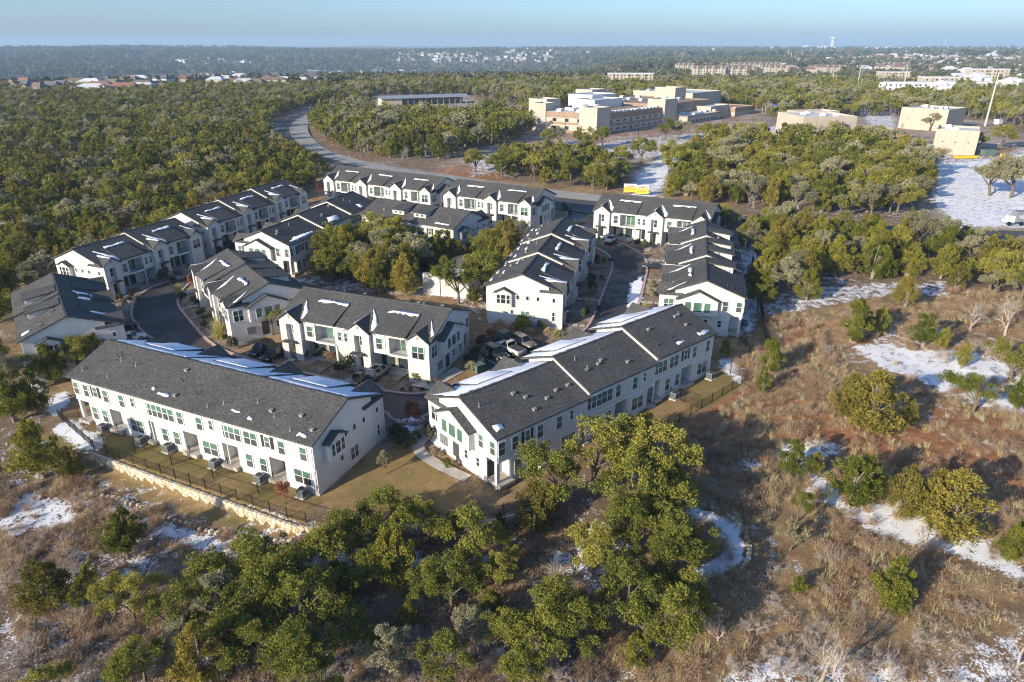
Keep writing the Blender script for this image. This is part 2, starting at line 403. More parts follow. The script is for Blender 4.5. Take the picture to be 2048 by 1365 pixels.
# leftover snow
for P, s in ((poly((90, 862), (130, 838), (180, 832), (170, 850), (215, 875), (205, 905), (150, 900)), .85),
             (poly((80, 800), (135, 778), (150, 800), (120, 830), (90, 840)), .9),
             (poly((0, 985), (60, 955), (110, 985), (160, 1000), (150, 1030), (60, 1045), (0, 1075)), .78),
             (poly((70, 1060), (160, 1030), (170, 1070), (100, 1090)), .7),
             (poly((60, 1225), (110, 1150), (150, 1110), (182, 1150), (180, 1215), (110, 1235)), .8),
             (poly((620, 1080), (860, 1085), (1010, 1075), (1000, 1110), (900, 1120), (760, 1150), (640, 1120)), .75),
             (poly((560, 1150), (640, 1120), (700, 1180), (660, 1260), (590, 1260)), .6),
             (poly((640, 1270), (760, 1280), (830, 1330), (800, 1365), (650, 1365)), .62),
             (poly((960, 1290), (1010, 1260), (1045, 1300), (1020, 1365), (955, 1365)), .85),
             (poly((1000, 1150), (1130, 1040), (1250, 1040), (1300, 1120), (1250, 1180), (1080, 1220)), .66),
             (poly((1180, 1180), (1400, 1150), (1420, 1230), (1380, 1260), (1200, 1260)), .56),
             (poly((1130, 1330), (1250, 1345), (1300, 1365), (1120, 1400)), .7),
             (poly((1690, 688), (1760, 680), (1850, 695), (1960, 700), (2060, 745), (2060, 838), (1985, 822), (1900, 800), (1830, 765), (1765, 742)), .82),
             (poly((1700, 700), (1790, 640), (1900, 650), (1890, 700)), .62),
             (poly((1540, 905), (1560, 875), (1640, 872), (1700, 885), (1690, 900), (1640, 935), (1560, 930)), .74),
             (poly((1450, 915), (1520, 910), (1540, 945), (1460, 945)), .66),
             (poly((1610, 935), (1650, 945), (1700, 1005), (1790, 1000), (1880, 1040), (1960, 1070), (2060, 1135), (2060, 1185), (1960, 1135), (1850, 1095), (1740, 1070), (1660, 1010), (1610, 1010)), .84),
             (poly((1810, 1085), (1860, 1075), (1880, 1105), (1820, 1110)), .7),
             (poly((1740, 1205), (1790, 1195), (1790, 1225), (1745, 1230)), .75),
             (poly((1440, 1340), (1540, 1300), (1640, 1310), (1760, 1300), (1880, 1345), (1880, 1400), (1420, 1400)), .68),
             (poly((1850, 1345), (1950, 1280), (2060, 1250), (2060, 1400), (1850, 1400)), .66),
             (poly((1500, 1190), (1620, 1180), (1640, 1230), (1560, 1260), (1500, 1240)), .5),
             (poly((1500, 600), (1620, 575), (1900, 560), (1910, 600), (1800, 590), (1640, 620), (1520, 640)), .66),
             (poly((1430, 715), (1480, 712), (1500, 745), (1480, 775), (1440, 740)), .85),
             (poly((1340, 1110), (1400, 1090), (1420, 1130), (1350, 1140)), .6),
             (poly((1440, 590), (1500, 430), (1530, 440), (1520, 640), (1500, 690)), .75),
             (poly((1862, 330), (2100, 300), (2100, 462), (1900, 452), (1850, 400)), .80),
             (poly((1800, 300), (1990, 312), (2060, 280), (2090, 330), (1850, 335)), .66),
             (poly((1250, 400), (1262, 350), (1330, 300), (1420, 290), (1430, 312), (1350, 345), (1320, 400)), .84),
             (poly((1100, 275), (1180, 285), (1420, 262), (1440, 290), (1300, 320), (1140, 312)), .66),
             (poly((925, 315), (1010, 300), (1010, 345), (930, 360)), .66),
             (poly((560, 560), (650, 545), (720, 490), (960, 500), (1000, 560), (960, 650), (900, 600), (650, 580)), .62),
             (poly((1500, 255), (1560, 250), (1600, 275), (1520, 290)), .7),
             (poly((1700, 215), (1800, 215), (1800, 262), (1740, 262)), .7),
             (poly((790, 845), (850, 838), (855, 880), (800, 885)), .75),
             (poly((255, 640), (300, 690), (285, 715), (250, 690)), .8), (poly((240, 600), (270, 590), (262, 640), (246, 640)), .66),
             (poly((345, 585), (392, 572), (410, 600), (372, 622)), .62),
             (poly((190, 500), (330, 440), (345, 460), (230, 520)), .66),
             (poly((30, 700), (60, 700), (100, 790), (60, 800)), .8)):
    add(snow, P, 1.2 if P[:, 1].mean() < 160 else 4, s)
TRAIL = poly((0, 1030), (50, 985), (110, 990), (185, 990), (250, 1012), (320, 1040), (400, 1068), (470, 1080), (560, 1085), (640, 1098))
LOOP = poly((1330, 1030), (1395, 1028), (1436, 1038), (1460, 1060), (1470, 1090), (1462, 1118), (1430, 1140), (1398, 1148))
addline(snow, TRAIL, 1.2, .8, .80); addline(snow, LOOP, 1.1, .4, .86)
snow = np.maximum(snow, wood * (.32 + .30 * fbm(GX / 9., GY / 9., 21)))
snow = np.maximum(snow, softpoly(LOWPOLY, GX, GY, 3) * (.36 + .42 * (fbm(GX / 5., GY / 5., 23) - .1)))
snow = np.maximum(snow, softpoly(FIELD, GX, GY, 3) * (.18 + .40 * fbm(GX / 5., GY / 5., 24)))
snow = np.where(np.hypot(GX, GY) > 700, snow * .6, snow)
for P, s in ((poly((1330, 830), (1450, 770), (1480, 800), (1400, 870), (1340, 880)), .8), (poly((1600, 850), (1800, 840), (2060, 920), (2060, 990), (1880, 940), (1700, 900), (1620, 890)), 1.),
             (poly((1780, 800), (2060, 830), (2060, 900), (1850, 860)), .7), (poly((1660, 930), (1740, 1020), (1830, 1050), (1700, 1060)), .9), (poly((1690, 690), (1760, 660), (1850, 735), (1760, 740)), .8),
             (poly((860, 340), (1010, 320), (1010, 380), (930, 380)), .7), (poly((640, 300), (700, 316), (780, 335), (760, 345), (640, 310)), .5), (poly((1000, 260), (1500, 230), (1480, 300), (1000, 320)), .5),
             (poly((1800, 280), (2060, 300), (2060, 320), (1820, 315)), .7), (poly((620, 225), (610, 250), (640, 285), (700, 315), (780, 332), (700, 300), (650, 262), (632, 240)), .5)):
    add(soil, P, 3, s)
for P in (poly((1385, 872), (1430, 842), (1520, 812), (1620, 800), (1690, 806)), poly((1410, 890), (1470, 858), (1560, 838), (1680, 830)), poly((1450, 800), (1540, 770), (1600, 740), (1625, 690), (1600, 640)), poly((1500, 900), (1580, 860), (1700, 868), (1850, 900), (2050, 960)), poly((1530, 700), (1580, 680), (1640, 650), (1760, 640))):
    addline(soil, smooth(P, 2), .7, .6, .95)
for P, s in ((rect('A', -1, 41, 13, 20.6), 1.), (poly((640, 990), (780, 880), (850, 850), (840, 900), (900, 955), (960, 1010), (690, 1035)), .95), (rect('B', -2, 20, 13, 19), .9),
             (rect('M', 26, 40, 13, 17.5), .9), (poly((870, 768), (990, 715), (1010, 740), (960, 757)), .9), (poly((1430, 690), (1480, 700), (1470, 720), (1420, 720)), .9)):
    add(lawn, P, .8, s)
for k in 'ABCDFGJKLMNHIE':
    L = ROWS[k][2]; add(bed, rect(k, -2.2, L + 2.0, -5.0, 3), .5, 1.)
add(bed, poly((790, 784), (850, 788), (905, 770), (870, 765), (800, 765)), .5, 1.)
add(bed, poly((945, 690), (1130, 665), (1180, 640), (1130, 700), (1000, 720)), .8, .9)
CLEAR = [poly((1066, 262), (1160, 275), (1330, 262), (1480, 262), (1530, 252), (1540, 232), (1510, 218), (1330, 214), (1180, 212), (1062, 224)),
         poly((1060, 262), (1160, 278), (1430, 262), (1450, 285), (1330, 345), (1320, 400), (1250, 400), (1262, 345), (1130, 312), (900, 350), (880, 330), (1000, 298)),
         poly((1560, 288), (1556, 244), (1600, 234), (1720, 236), (1790, 232), (1990, 240), (2060, 300), (2100, 300), (2100, 470), (1870, 470), (1862, 330), (1780, 285)),
         poly((745, 192), (945, 192), (955, 222), (748, 224))]
for P in CLEAR:
    add(pave, P, 6, 1.); wood = np.clip(wood - softpoly(P, GX, GY, 6), 0, 1); snow = np.where(softpoly(P, GX, GY, 6) > .3, np.maximum(snow, .34 + .3 * fbm(GX / 22., GY / 22., 33)), snow)
# keep the sheet below everything laid on it
low = softpoly(DRIVE, GX, GY, .6)
for P in FOOT.values(): low = np.maximum(low, softpoly(P, GX, GY, .8) * .9)
for a_, b_ in ((ASPH_OUT, CONC_IN),):
    low = np.maximum(low, softpoly(np.vstack([a_, ASPH_IN[::-1]]), GX, GY, 2.)); low = np.maximum(low, softpoly(np.vstack([ASPH_IN[:len(ASPH_IN) * 12 // 18], CONC_IN[::-1]]), GX, GY, 2.))
rel = (fbm(GX / 3.1, GY / 3.1, 5, 4) - .5) * .5 + (fbm(GX / 14., GY / 14., 9, 3) - .5) * .9
rel *= np.clip(1 - softpoly(TOWN, GX, GY, 6), 0, 1) * (np.hypot(GX, GY) < 500)
dw = segdist(WALL, GX, GY); rel *= np.clip(dw / 3, 0, 1)
GZ = GZ + rel - .22 * low - .03
nr, nc = len(ys), len(us)
idx = np.arange(nr * nc).reshape(nr, nc)
quads = np.stack([idx[:-1, :-1], idx[:-1, 1:], idx[1:, 1:], idx[1:, :-1]], -1).reshape(-1, 4)
def fastmesh(name, co, faces, k):
    me = bpy.data.meshes.new(name); nv, nf = len(co), len(faces)
    me.vertices.add(nv); me.vertices.foreach_set('co', np.ascontiguousarray(co, np.float32).ravel())
    me.loops.add(nf * k); me.loops.foreach_set('vertex_index', np.ascontiguousarray(faces, np.int32).ravel())
    me.polygons.add(nf); me.polygons.foreach_set('loop_start', np.arange(0, nf * k, k, dtype=np.int32))
    try: me.polygons.foreach_set('loop_total', np.full(nf, k, np.int32))
    except Exception: pass
    me.update(calc_edges=True); me.validate()
    return me
gm = fastmesh('ground', np.stack([GX, GY, GZ], 1), quads, 4)
gm.polygons.foreach_set('use_smooth', np.ones(len(quads), bool))
for nm, arr in (('snow', snow), ('soil', soil), ('lawn', lawn), ('bed', bed), ('wood', wood), ('pave', pave)):
    a = gm.attributes.new(nm, 'FLOAT', 'POINT'); a.data.foreach_set('value', arr.astype(np.float32))
m, nt, b = newmat('ground')
p = geopos(nt)
n1 = noise(nt, .09, 5, .6, p); n2 = noise(nt, .75, 5, .65, p); n3 = noise(nt, 5., 4, .7, p); n4 = noise(nt, 22., 2, .6, p)
c = mixc(nt, mrange(nt, n2, .36, .64), (.215, .132, .068), (.40, .272, .145))
c = mixc(nt, mrange(nt, n3, .4, .68, 0, .7), c, (.47, .36, .21))
c = mixc(nt, mrange(nt, n1, .42, .66, 0, .65), c, (.17, .105, .06))
cw = mixc(nt, mrange(nt, n3, .35, .65), (.12, .085, .058), (.26, .195, .135))
c = mixc(nt, math_(nt, 'MULTIPLY', attr(nt, 'wood'), .75), c, cw)
c = mixc(nt, math_(nt, 'MULTIPLY', attr(nt, 'pave'), .85), c, mixc(nt, mrange(nt, n1, .4, .62), (.40, .34, .275), (.25, .175, .115)))
cs = mixc(nt, mrange(nt, n2, .35, .65), (.24, .105, .05), (.38, .21, .115))
c = mixc(nt, mrange(nt, math_(nt, 'ADD', attr(nt, 'soil'), math_(nt, 'MULTIPLY', n2, .7)), .6, 1.15), c, cs)
cl = mixc(nt, mrange(nt, n2, .35, .65), (.27, .19, .085), (.36, .245, .12))
cl = mixc(nt, mrange(nt, n1, .45, .6), cl, (.22, .185, .065)); cl = mixc(nt, mrange(nt, n4, .4, .7, 0, .4), cl, (.14, .10, .045))
c = mixc(nt, mrange(nt, attr(nt, 'lawn'), .35, .6), c, cl)
cb = mixc(nt, mrange(nt, n3, .35, .65), (.17, .12, .085), (.40, .33, .265)); cb = mixc(nt, mrange(nt, n2, .45, .7, 0, .8), cb, (.12, .075, .05))
c = mixc(nt, mrange(nt, attr(nt, 'bed'), .35, .6), c, cb)
sn = math_(nt, 'ADD', attr(nt, 'snow'), math_(nt, 'ADD', math_(nt, 'MULTIPLY', math_(nt, 'SUBTRACT', n2, .5), 1.2), math_(nt, 'MULTIPLY', math_(nt, 'SUBTRACT', n3, .5), 1.25)))
sf = mrange(nt, sn, .60, .68)
c = mixc(nt, sf, c, (.86, .87, .89))
nt.links.new(c, b.inputs['Base Color']); b.inputs['Roughness'].default_value = .95; b.inputs['Specular IOR Level'].default_value = .1
bh = math_(nt, 'ADD', math_(nt, 'MULTIPLY', n3, .5), math_(nt, 'ADD', math_(nt, 'MULTIPLY', n4, .2), math_(nt, 'MULTIPLY', sf, .35)))
bump(nt, b, bh, .8, .35)
gm.materials.append(m)
tag(link('ground', gm), kind='structure')

# ------------------------------------------------------------------ roads, kerbs, driveways
def sheet(name, P, mat, dz, parent=None):
    pts = [Vector((x, y, tzf(x, y) + dz)) for x, y in P]
    me = bpy.data.meshes.new(name); me.from_pydata([tuple(v) for v in pts], [], [tuple(t) for t in tessellate_polygon([pts])])
    bm = bmesh.new(); bm.from_mesh(me); bmesh.ops.recalc_face_normals(bm, faces=bm.faces)
    if sum(f.normal.z for f in bm.faces) < 0: bmesh.ops.reverse_faces(bm, faces=bm.faces)
    bm.to_mesh(me); bm.free()
    me.materials.append(M[mat]); return link(name, me, parent)
def ribbon(name, Lp, Rp, mat, dz, parent=None):
    mb = MB(); n = min(len(Lp), len(Rp))
    for i in range(n - 1):
        a, b_, c_, d = Lp[i], Lp[i + 1], Rp[i + 1], Rp[i]
        mb.quad(*[(q[0], q[1], tzf(q[0], q[1]) + dz) for q in (a, d, c_, b_)])
    return mb.build(name, mat, parent)
def offs(P, d):
    P = np.asarray(P); T = np.gradient(P, axis=0); T /= np.linalg.norm(T, axis=1)[:, None] + 1e-9
    return P + np.stack([-T[:, 1], T[:, 0]], 1) * d
def kerb(P, side, name='kerb', h=.14, w=.32, mats=('kerb', 'kerb_red')):
    mb = MB(); Q0 = offs(P, 0); Q1 = offs(P, side * .16); Q2 = offs(P, side * (.16 + w))
    for i in range(len(P) - 1):
        for (a, b_, m_) in ((Q0, Q1, 1), (Q1, Q2, 0)):
            pts = [a[i], a[i + 1], b_[i + 1], b_[i]]
            mb.hexa([(q[0], q[1], tzf(*q) - .2) for q in pts] + [(q[0], q[1], tzf(*q) + .05 + h - (.012 if m_ else 0)) for q in pts], m_)
    return tag(mb.build(name, list(mats)), kind='structure')
drive = tag(sheet('road', DRIVE, 'asphalt', .06), kind='structure')
kerb(EDGE_IN, 1); kerb(EDGE_MID, 1); kerb(EDGE_OUT, 1)
hw = tag(ribbon('highway', ASPH_OUT, ASPH_IN, 'asphalt_road', .10), kind='structure')
nC = len(CONC_IN); tag(ribbon('highway', offs(ASPH_IN, .0)[:nC], CONC_IN[:nC], 'road_concrete', .13), kind='structure')
for P, d, mat_ in ((ASPH_OUT, .5, 'line_white'), (ASPH_IN, -.4, 'line_yellow')):
    ribbon('lane_line', offs(P, d), offs(P, d + .22), mat_, .145, hw)
# ------------------------------------------------------------------ townhouse rows
WCACHE = {}
def win_mesh(w, h, cols, kind, sash):
    key = (round(w, 2), round(h, 2), cols, kind, sash)
    if key in WCACHE: return WCACHE[key]
    fr = MB(); t = .09
    fr.box(-w / 2 - t, w / 2 + t, -.10, 0.02, -t - .02, 0); fr.box(-w / 2 - t, w / 2 + t, -.09, 0.02, h, h + t)
    for s in (-1, 1): fr.box(*sorted((s * w / 2, s * (w / 2 + t))), -.09, .02, 0, h)
    for c_ in range(1, cols):
        x = -w / 2 + w * c_ / cols; fr.box(x - .05, x + .05, -.085, .02, 0, h)
    cut = h * .52
    if sash: fr.box(-w / 2, w / 2, -.08, .02, cut - .03, cut + .03)
    up = MB(); up.box(-w / 2, w / 2, -.055, .012, cut if sash else 0, h)
    lo = MB(); lo.box(-w / 2, w / 2, -.055, .012, 0, cut)
    lm = 'screen' if kind == 'g' else 'glass_dark'; um = 'glass_green' if kind in 'gG' else 'glass_dark'
    far = MB(); far.v = fr.v[:]; far.f = fr.f[:]; far.m = [0] * len(fr.f)
    far.box(-w / 2, w / 2, -.055, .012, cut if sash else 0, h, 1)
    if sash: far.box(-w / 2, w / 2, -.055, .012, 0, cut, 2)
    WCACHE[key] = (fr.mesh('window', ['trim']), up.mesh('pane', [um]), lo.mesh('pane', [lm]) if sash else None, far.mesh('window', ['trim', um, lm]))
    return WCACHE[key]
FACE = (0, math.pi / 2, math.pi, -math.pi / 2)
def window(par, x, y, z, w, h, face, cols=1, kind='g', sash=True, near=True):
    fr, up, lo, far = win_mesh(w, h, cols, kind, sash)
    if not near: return link('window', far, par, (x, y, z), FACE[face])
    o = link('window', fr, par, (x, y, z), FACE[face]); link('pane', up, o)
    if lo: link('pane', lo, o)
    return o
def shared(key, fn, _c={}):
    if key not in _c: _c[key] = fn()
    return _c[key]
def garage_meshes(w):
    def f():
        a = MB(); a.box(-w / 2, w / 2, -.03, .03, 0, 2.2)
        b_ = MB(); b_.box(-w / 2 + .1, w / 2 - .1, -.05, 0, 0, .4)
        return a.mesh('garage_door', ['door']), b_.mesh('pane', ['garage_glass'])
    return shared(('gar', w), f)
def slope_slab(mb, x0, x1, y0, z0, y1, z1, t=.2, m=0):
    mb.hexa([(x0, y0, z0), (x1, y0, z0), (x1, y1, z1), (x0, y1, z1), (x0, y0, z0 + t), (x1, y0, z0 + t), (x1, y1, z1 + t), (x0, y1, z1 + t)], m)
EV, RG, RY, DP = 6.0, 8.65, 7.0, 13.2
SL = (RG - EV) / (RY - .2)
def zf(y): return EV + SL * (y - .2)
def zr(y): return RG - SL * (y - RY)
def snowpoly(mb, pts, hfun, t=.07, wob=.22, seed=0):
    """a patch of lying snow: outline subdivided and wobbled, 5-9 cm thick, with a rounded rim"""
    r = random.Random(seed); P = []
    n = len(pts)
    for i in range(n):
        a, b_ = pts[i], pts[(i + 1) % n]; d = math.hypot(b_[0] - a[0], b_[1] - a[1]); k = max(1, int(d / .45))
        for j in range(k):
            f = j / k; P.append((a[0] + (b_[0] - a[0]) * f + r.uniform(-wob, wob), a[1] + (b_[1] - a[1]) * f + r.uniform(-wob, wob)))
    cx = sum(p[0] for p in P) / len(P); cy = sum(p[1] for p in P) / len(P)
    tris = tessellate_polygon([[Vector((p[0], p[1], 0)) for p in P]])
    i0 = len(mb.v); n = len(P)
    for (x, y) in P: mb.v.append((x, y, hfun(x, y) + .01))
    for (x, y) in P: mb.v.append((x + (cx - x) * .04, y + (cy - y) * .04, hfun(x, y) + t))
    for tr in tris: mb.f.append(tuple(i0 + n + k for k in tr)); mb.m.append(0)
    for k in range(n): mb.f.append((i0 + k, i0 + (k + 1) % n, i0 + n + (k + 1) % n, i0 + n + k)); mb.m.append(0)

def row(k, label, short, step=0., near=True, dormers=(), snowlist=(), typical=True, full_snow=False, vents=5, seed=1, patios=True, zoff=0.):
    (ox, oy), ang, L, n = ROWS[k]; rr = random.Random(seed)
    nom = 12.0 * (n - 1) + 13.3; s = L / nom
    o_, ux, uy, _ = axes(k)
    cx, cy = o_ + ux * L * .5 + uy * 6.5
    zb = float(tz_plain(cx, cy)) + .12 + zoff
    root = empty('townhouse_row', (ox, oy, zb), rad(ang)); tag(root, label, 'townhouses', 'white townhouse rows with dark shingle roofs')
    wall = MB(); bat = MB(); roof = MB(); found = MB(); sno = MB()
    def bt(face, a, b_, z0, z1, at_, sp=.45):
        q = a + .2
        while q < b_ - .1:
            if face == 0: bat.box(q - .035, q + .035, at_ - .035, at_ + .01, z0, z1)
            elif face == 2: bat.box(q - .035, q + .035, at_ - .01, at_ + .035, z0, z1)
            elif face == 1: bat.box(at_ - .01, at_ + .035, q - .035, q + .035, z0, z1)
            else: bat.box(at_ - .035, at_ + .01, q - .035, q + .035, z0, z1)
            q += sp
    zs = [step * (i - (n - 1) / 2) for i in range(n)]
    for i in range(n):
        last = i == n - 1; z = zs[i]
        x0 = 12.0 * i * s; w = (13.3 if last else 12.0) * s; x1 = x0 + w
        X = lambda q: x0 + q * s
        e0 = .0 if i else .0
        # ---- walls
        wall.box(x0, x1, 2.4, 11.3, z - 1.6, z + 2.9)
        b0, b1 = (6.6, 9.6) if last else (6.0, 9.4)
        wall.box(X(3.7), X(b0), .6, 2.4, z + 2.75, z + EV); wall.box(X(b1), x1 if not last else X(9.9), .6, 2.4, z + 2.75, z + EV)
        wall.box(X(b0), X(b1), .6, 2.4, z + 5.55, z + EV)                                      # lintel over balcony
        wall.box(x0, x1, 2.4, DP, z + 2.9, z + EV)
        wall.prism([(2.4, z + EV), (DP, z + EV), (DP, z + zr(DP)), (RY, z + RG - .02), (2.4, z + zf(2.4) - .02)], 'x', x0 + .004, x1 - .004)
        # balcony floor, back wall glass, post, rail
        bal = MB(); bal.box(X(b0) - .05, X(b1) + .05, .38, 2.4, z + 2.72, z + 3.0); bo = bal.build('balcony', 'trim', root)
        rl = MB()
        for zz in (3.25, 4.0): rl.box(X(b0), X(b1), .46, .49, z + zz, z + zz + .035)
        q = X(b0) + .12
        while q < X(b1): rl.box(q - .01, q + .01, .465, .485, z + 3.0, z + 4.0); q += .16 if near else .3
        rl.build('railing', 'metal_black', bo)
        sd = MB(); sd.box(X(b0 + .9), X(b1 - .35), 2.36, 2.44, z + 3.02, z + 5.25); sdo = sd.build('sliding_door', 'glass_green', root)
        sf = MB()
        for a in (b0 + .9, (b0 + b1) / 2 + .27, b1 - .35): sf.box(X(a) - .05, X(a) + .05, 2.32, 2.42, z + 3.02, z + 5.25)
        sf.box(X(b0 + .9) + .05, X(b1 - .35) - .05, 2.32, 2.42, z + 5.18, z + 5.3); sf.build('frame', 'trim', sdo)
        cl = MB(); cl.box(X(b1) - .02, X(b1) + .28, .52, .8, z - 1.5, z + 2.75); cl.build('column', 'stucco', root)
        # entry bay
        r0, r1 = X(1.15), X(2.45)
        wall.box(x0 + .003, r0, 0, 2.5, z - 1.6, z + EV); wall.box(r1, X(3.7), 0, 2.5, z - 1.6, z + EV)
        wall.box(r0, r1, .85, 2.5, z - 1.6, z + 5.3); wall.box(r0, r1, 0, 2.5, z + 5.3, z + EV)
        xc = X(1.85); hw_ = (X(3.7) - x0) / 2; ap = EV + .70 * hw_
        wall.prism([(x0 + .003, z + EV), (X(3.7), z + EV), (xc, z + ap)], 'y', .002, 3.2)
        bt(0, x0 + .05, r0, z + .0, z + EV + .1, 0); bt(0, r1, X(3.7), z + .0, z + EV + .1, 0); bt(0, r0, r1, z + 5.3, z + EV + .6, 0)
        if near: bt(1, .2, 2.3, z, z + 2.7, X(3.7))
        cp = MB(); cp.box(X(.75), X(2.85), -.95, -.005, z + 2.5, z + 2.66); cp.build('canopy', 'shingle', root)
        dm = shared('door', lambda: (lambda q: (q.box(-.45, .45, -.04, .02, 0, 2.15), q.mesh('door', ['door']))[1])(MB()))
        link('door', dm, root, (X(1.95), .85, z + .05)); link('door', dm, root, (X(11.0 if not last else 3.95) if not last else X(9.35), 2.4, z + .05))
        window(root, X(1.95), .85, z + 3.5, .7, 1.5, 0, kind='d', near=near)
        lv = MB(); lv.box(xc - .17, xc + .17, -.03, .02, z + EV + .28, z + EV + .78); lv.build('louvre', 'louvre', root)
        window(root, X(5.0), .6, z + 3.5, 1.0, 1.7, 0, near=near)
        if not last:
            for q in (10.3, 11.4): window(root, X(q), .6, z + 3.75, .6, 1.35, 0, near=near)
        # garages
        for (ga, gb) in ((4.1, 6.4), (7.0, 8.4)):
            gw = round((gb - ga) * s, 2); ga_m, gp_m = garage_meshes(gw)
            g = link('garage_door', ga_m, root, (X((ga + gb) / 2), 2.38, z + .03))
            for q in range(4): link('pane', gp_m, g, (0, 0, .08 + q * .53))
        pr = MB(); pr.box(X(6.44), X(6.96), 2.2, 2.41, z, z + 2.7); pr.build('pier', 'pier', root)
        if last:   # end bay
            wall.box(X(9.9), x1 - .003, 0, 2.5, z - 1.6, z + EV)
            xe = (X(9.9) + x1) / 2; he = (x1 - X(9.9)) / 2; ape = EV + .70 * he
            wall.prism([(X(9.9), z + EV), (x1 - .003, z + EV), (xe, z + ape)], 'y', .002, 3.0)
            window(root, xe, 0, z + 3.3, 1.9, 1.9, 0, cols=2, kind='G', near=near)
            lv = MB(); lv.box(xe - .15, xe + .15, -.03, .02, z + EV + .22, z + EV + .66); lv.build('louvre', 'louvre', root)
        # ---- roofs
        g0 = .38 if i == 0 else (.12 if zs[i] > zs[i - 1] else 0.); g1 = .38 if last else (.12 if zs[i] > zs[i + 1] else 0.)
        slope_slab(roof, x0 - g0, x1 + g1, .2, z + EV, RY, z + RG); slope_slab(roof, x0 - g0, x1 + g1, DP + .42, z + zr(DP + .42), RY, z + RG)
        roof.box(x0 - g0, x1 + g1, RY - .14, RY + .14, z + RG + .12, z + RG + .235)
        def bayroof(xa, xb, apx):
            gb_ = MB(); xm = (xa + xb) / 2; ov = .32; h = (xb - xa) / 2; sl = (apx - EV) / h; za_ = z + EV - sl * ov + .03; t = .17; ya, yb = -.36, min(RY - .5, .2 + (apx - EV) / SL + .5)
            for sgn in (-1, 1):
                xo = xm + sgn * (h + ov)
                p = [(xo, ya, za_), (xm, ya, z + apx + .03), (xm, yb, z + apx + .03), (xo, yb, za_)]
                gb_.hexa(p + [(q[0], q[1], q[2] + t) for q in p])
            gb_.build('gable_roof', 'shingle', root)
        bayroof(x0, X(3.7), ap)
        if last: bayroof(X(9.9), x1, ape)
        sh = MB(); s0, s1 = (4.4, 9.75) if last else (4.2, 9.75)
        slope_slab(sh, X(s0), X(s1), -.12, z + EV + .20, 4.7, z + zf(4.7) + .16, .16)
        sh.prism([(.1, z + EV + .05), (4.4, z + zf(4.4)), (.1, z + EV + .25)], 'x', X(s0) + .1, X(s1) - .1)
        sh.build('shed_roof', 'shingle', root)
        # ---- rear
        if patios:
            pats = ((4.2, 6.4), (10.9, 12.0)) if i == 0 else ((0, 1.2), (5.0, 7.2)) if i == 1 and n == 3 else ((0, .9), (5.6, 7.6), (11.3, 13.3))
            edges = [0.]
            for a, b_ in pats:
                if a > edges[-1]: wall.box(X(edges[-1]), X(a), 11.3, DP - .12, z - 1.6, z + 2.9)
                edges.append(b_)
                ps = MB(); ps.box(X(a), X(b_), 11.3, DP + .5, z - .4, z + .06); ps.build('patio', 'patio_slab', root)
                if b_ - a > 1.5:
                    dr = link('door', dm, root, (X((a + b_) / 2 + .4), 11.3, z + .08), math.pi)
            if edges[-1] < (13.3 if last else 12.0): wall.box(X(edges[-1]), x1, 11.3, DP - .12, z - 1.6, z + 2.9)
            if last:
                cl = MB(); cl.box(x1 - .42, x1 - .02, DP - .5, DP - .1, z - 1.6, z + 2.9); cl.build('column', 'stucco', root)
        else: wall.box(x0, x1, 11.3, DP - .12, z - 1.6, z + 2.9)
        bt(2, x0 + .05, x1 - .05, z + 2.92, z + EV, DP, .45 if near else .8)
        band = MB(); band.box(x0 + .002, x1 - .002, DP - .02, DP + .05, z + 2.84, z + 2.96); band.build('band', 'trim', root)
        U = ((1.3, 1, 's'), (4.2, 1, 's'), (6.1, 1, 'h'), (8.5, 2, 's'), (11.3 - .1, 3, 's')) if i == 0 else \
            ((2.2, 1, 'n'), (4.0, 1, 's'), (7.0, 1, 's'), (8.9, 2, 's'), (11.1, 3, 's')) if not last else \
            ((1.2 if n == 2 else 2.7, 1, 'n'), (4.6, 1, 's'), (7.4, 1, 's'), (9.2, 1, 'h'), (10.9, 1, 's'), (12.7, 1, 's'))
        for (q, c_, ty) in U:
            if ty == 'n': window(root, X(q), DP, z + 4.25, .55, 1.2, 2, near=near)
            elif ty == 'h':
                window(root, X(q), DP, z + 4.1, .7, 1.35, 2, near=near)
                for sg in (-1, 1):
                    sm = shared('shutter', lambda: (lambda q: (q.box(-.2, .2, -.05, .01, 0, 1.55), q.mesh('shutter', ['shutter']))[1])(MB()))
                    link('shutter', sm, root, (X(q) + sg * .68, DP, z + 4.0), math.pi)
            else: window(root, X(q), DP, z + 3.75, [0, .9, 1.9, 2.7][c_], 1.65, 2, cols=c_, near=near)
        LWN = ((1.9, 2), (7.3, 1), (9.3, 1)) if i == 0 else ((3.1, 2), (8.4, 1), (10.3, 1)) if not last else ((3.0, 2), (8.6, 1), (10.4, 1))
        for (q, c_) in LWN: window(root, X(q), DP - .12, z + .45, .95 if c_ == 1 else 2.3, 1.75, 2, cols=c_, near=near)
        for (dx, dy) in ((x0 + .22, DP + .03), (X(5.95), .55)):
            dp_ = MB(); dp_.box(dx - .045, dx + .045, dy - .045, dy + .045, z + (.1 if dy > 5 else 2.8), z + 5.95); dp_.build('downpipe', 'trim', root)
        # ---- vents on the roof
        for q in range(vents):
            vx = x0 + rr.uniform(.8, w - .8); vy = rr.uniform(8.2, 12.6); v = MB(); ty = rr.random()
            if ty < .4:
                v.box(vx - .2, vx + .2, vy - .16, vy + .16, z + zr(vy) + .1, z + zr(vy) + .42); v.box(vx - .26, vx + .26, vy - .22, vy + .22, z + zr(vy) + .42, z + zr(vy) + .47)
            else:
                v.cyl(vx, vy, z + zr(vy) + .1, z + zr(vy) + .75, .055, n=6); v.cyl(vx, vy, z + zr(vy) + .12, z + zr(vy) + .3, .16, .06, n=6)
            v.build('roof_vent', 'vent_metal' if ty < .7 else 'vent_dark', root)
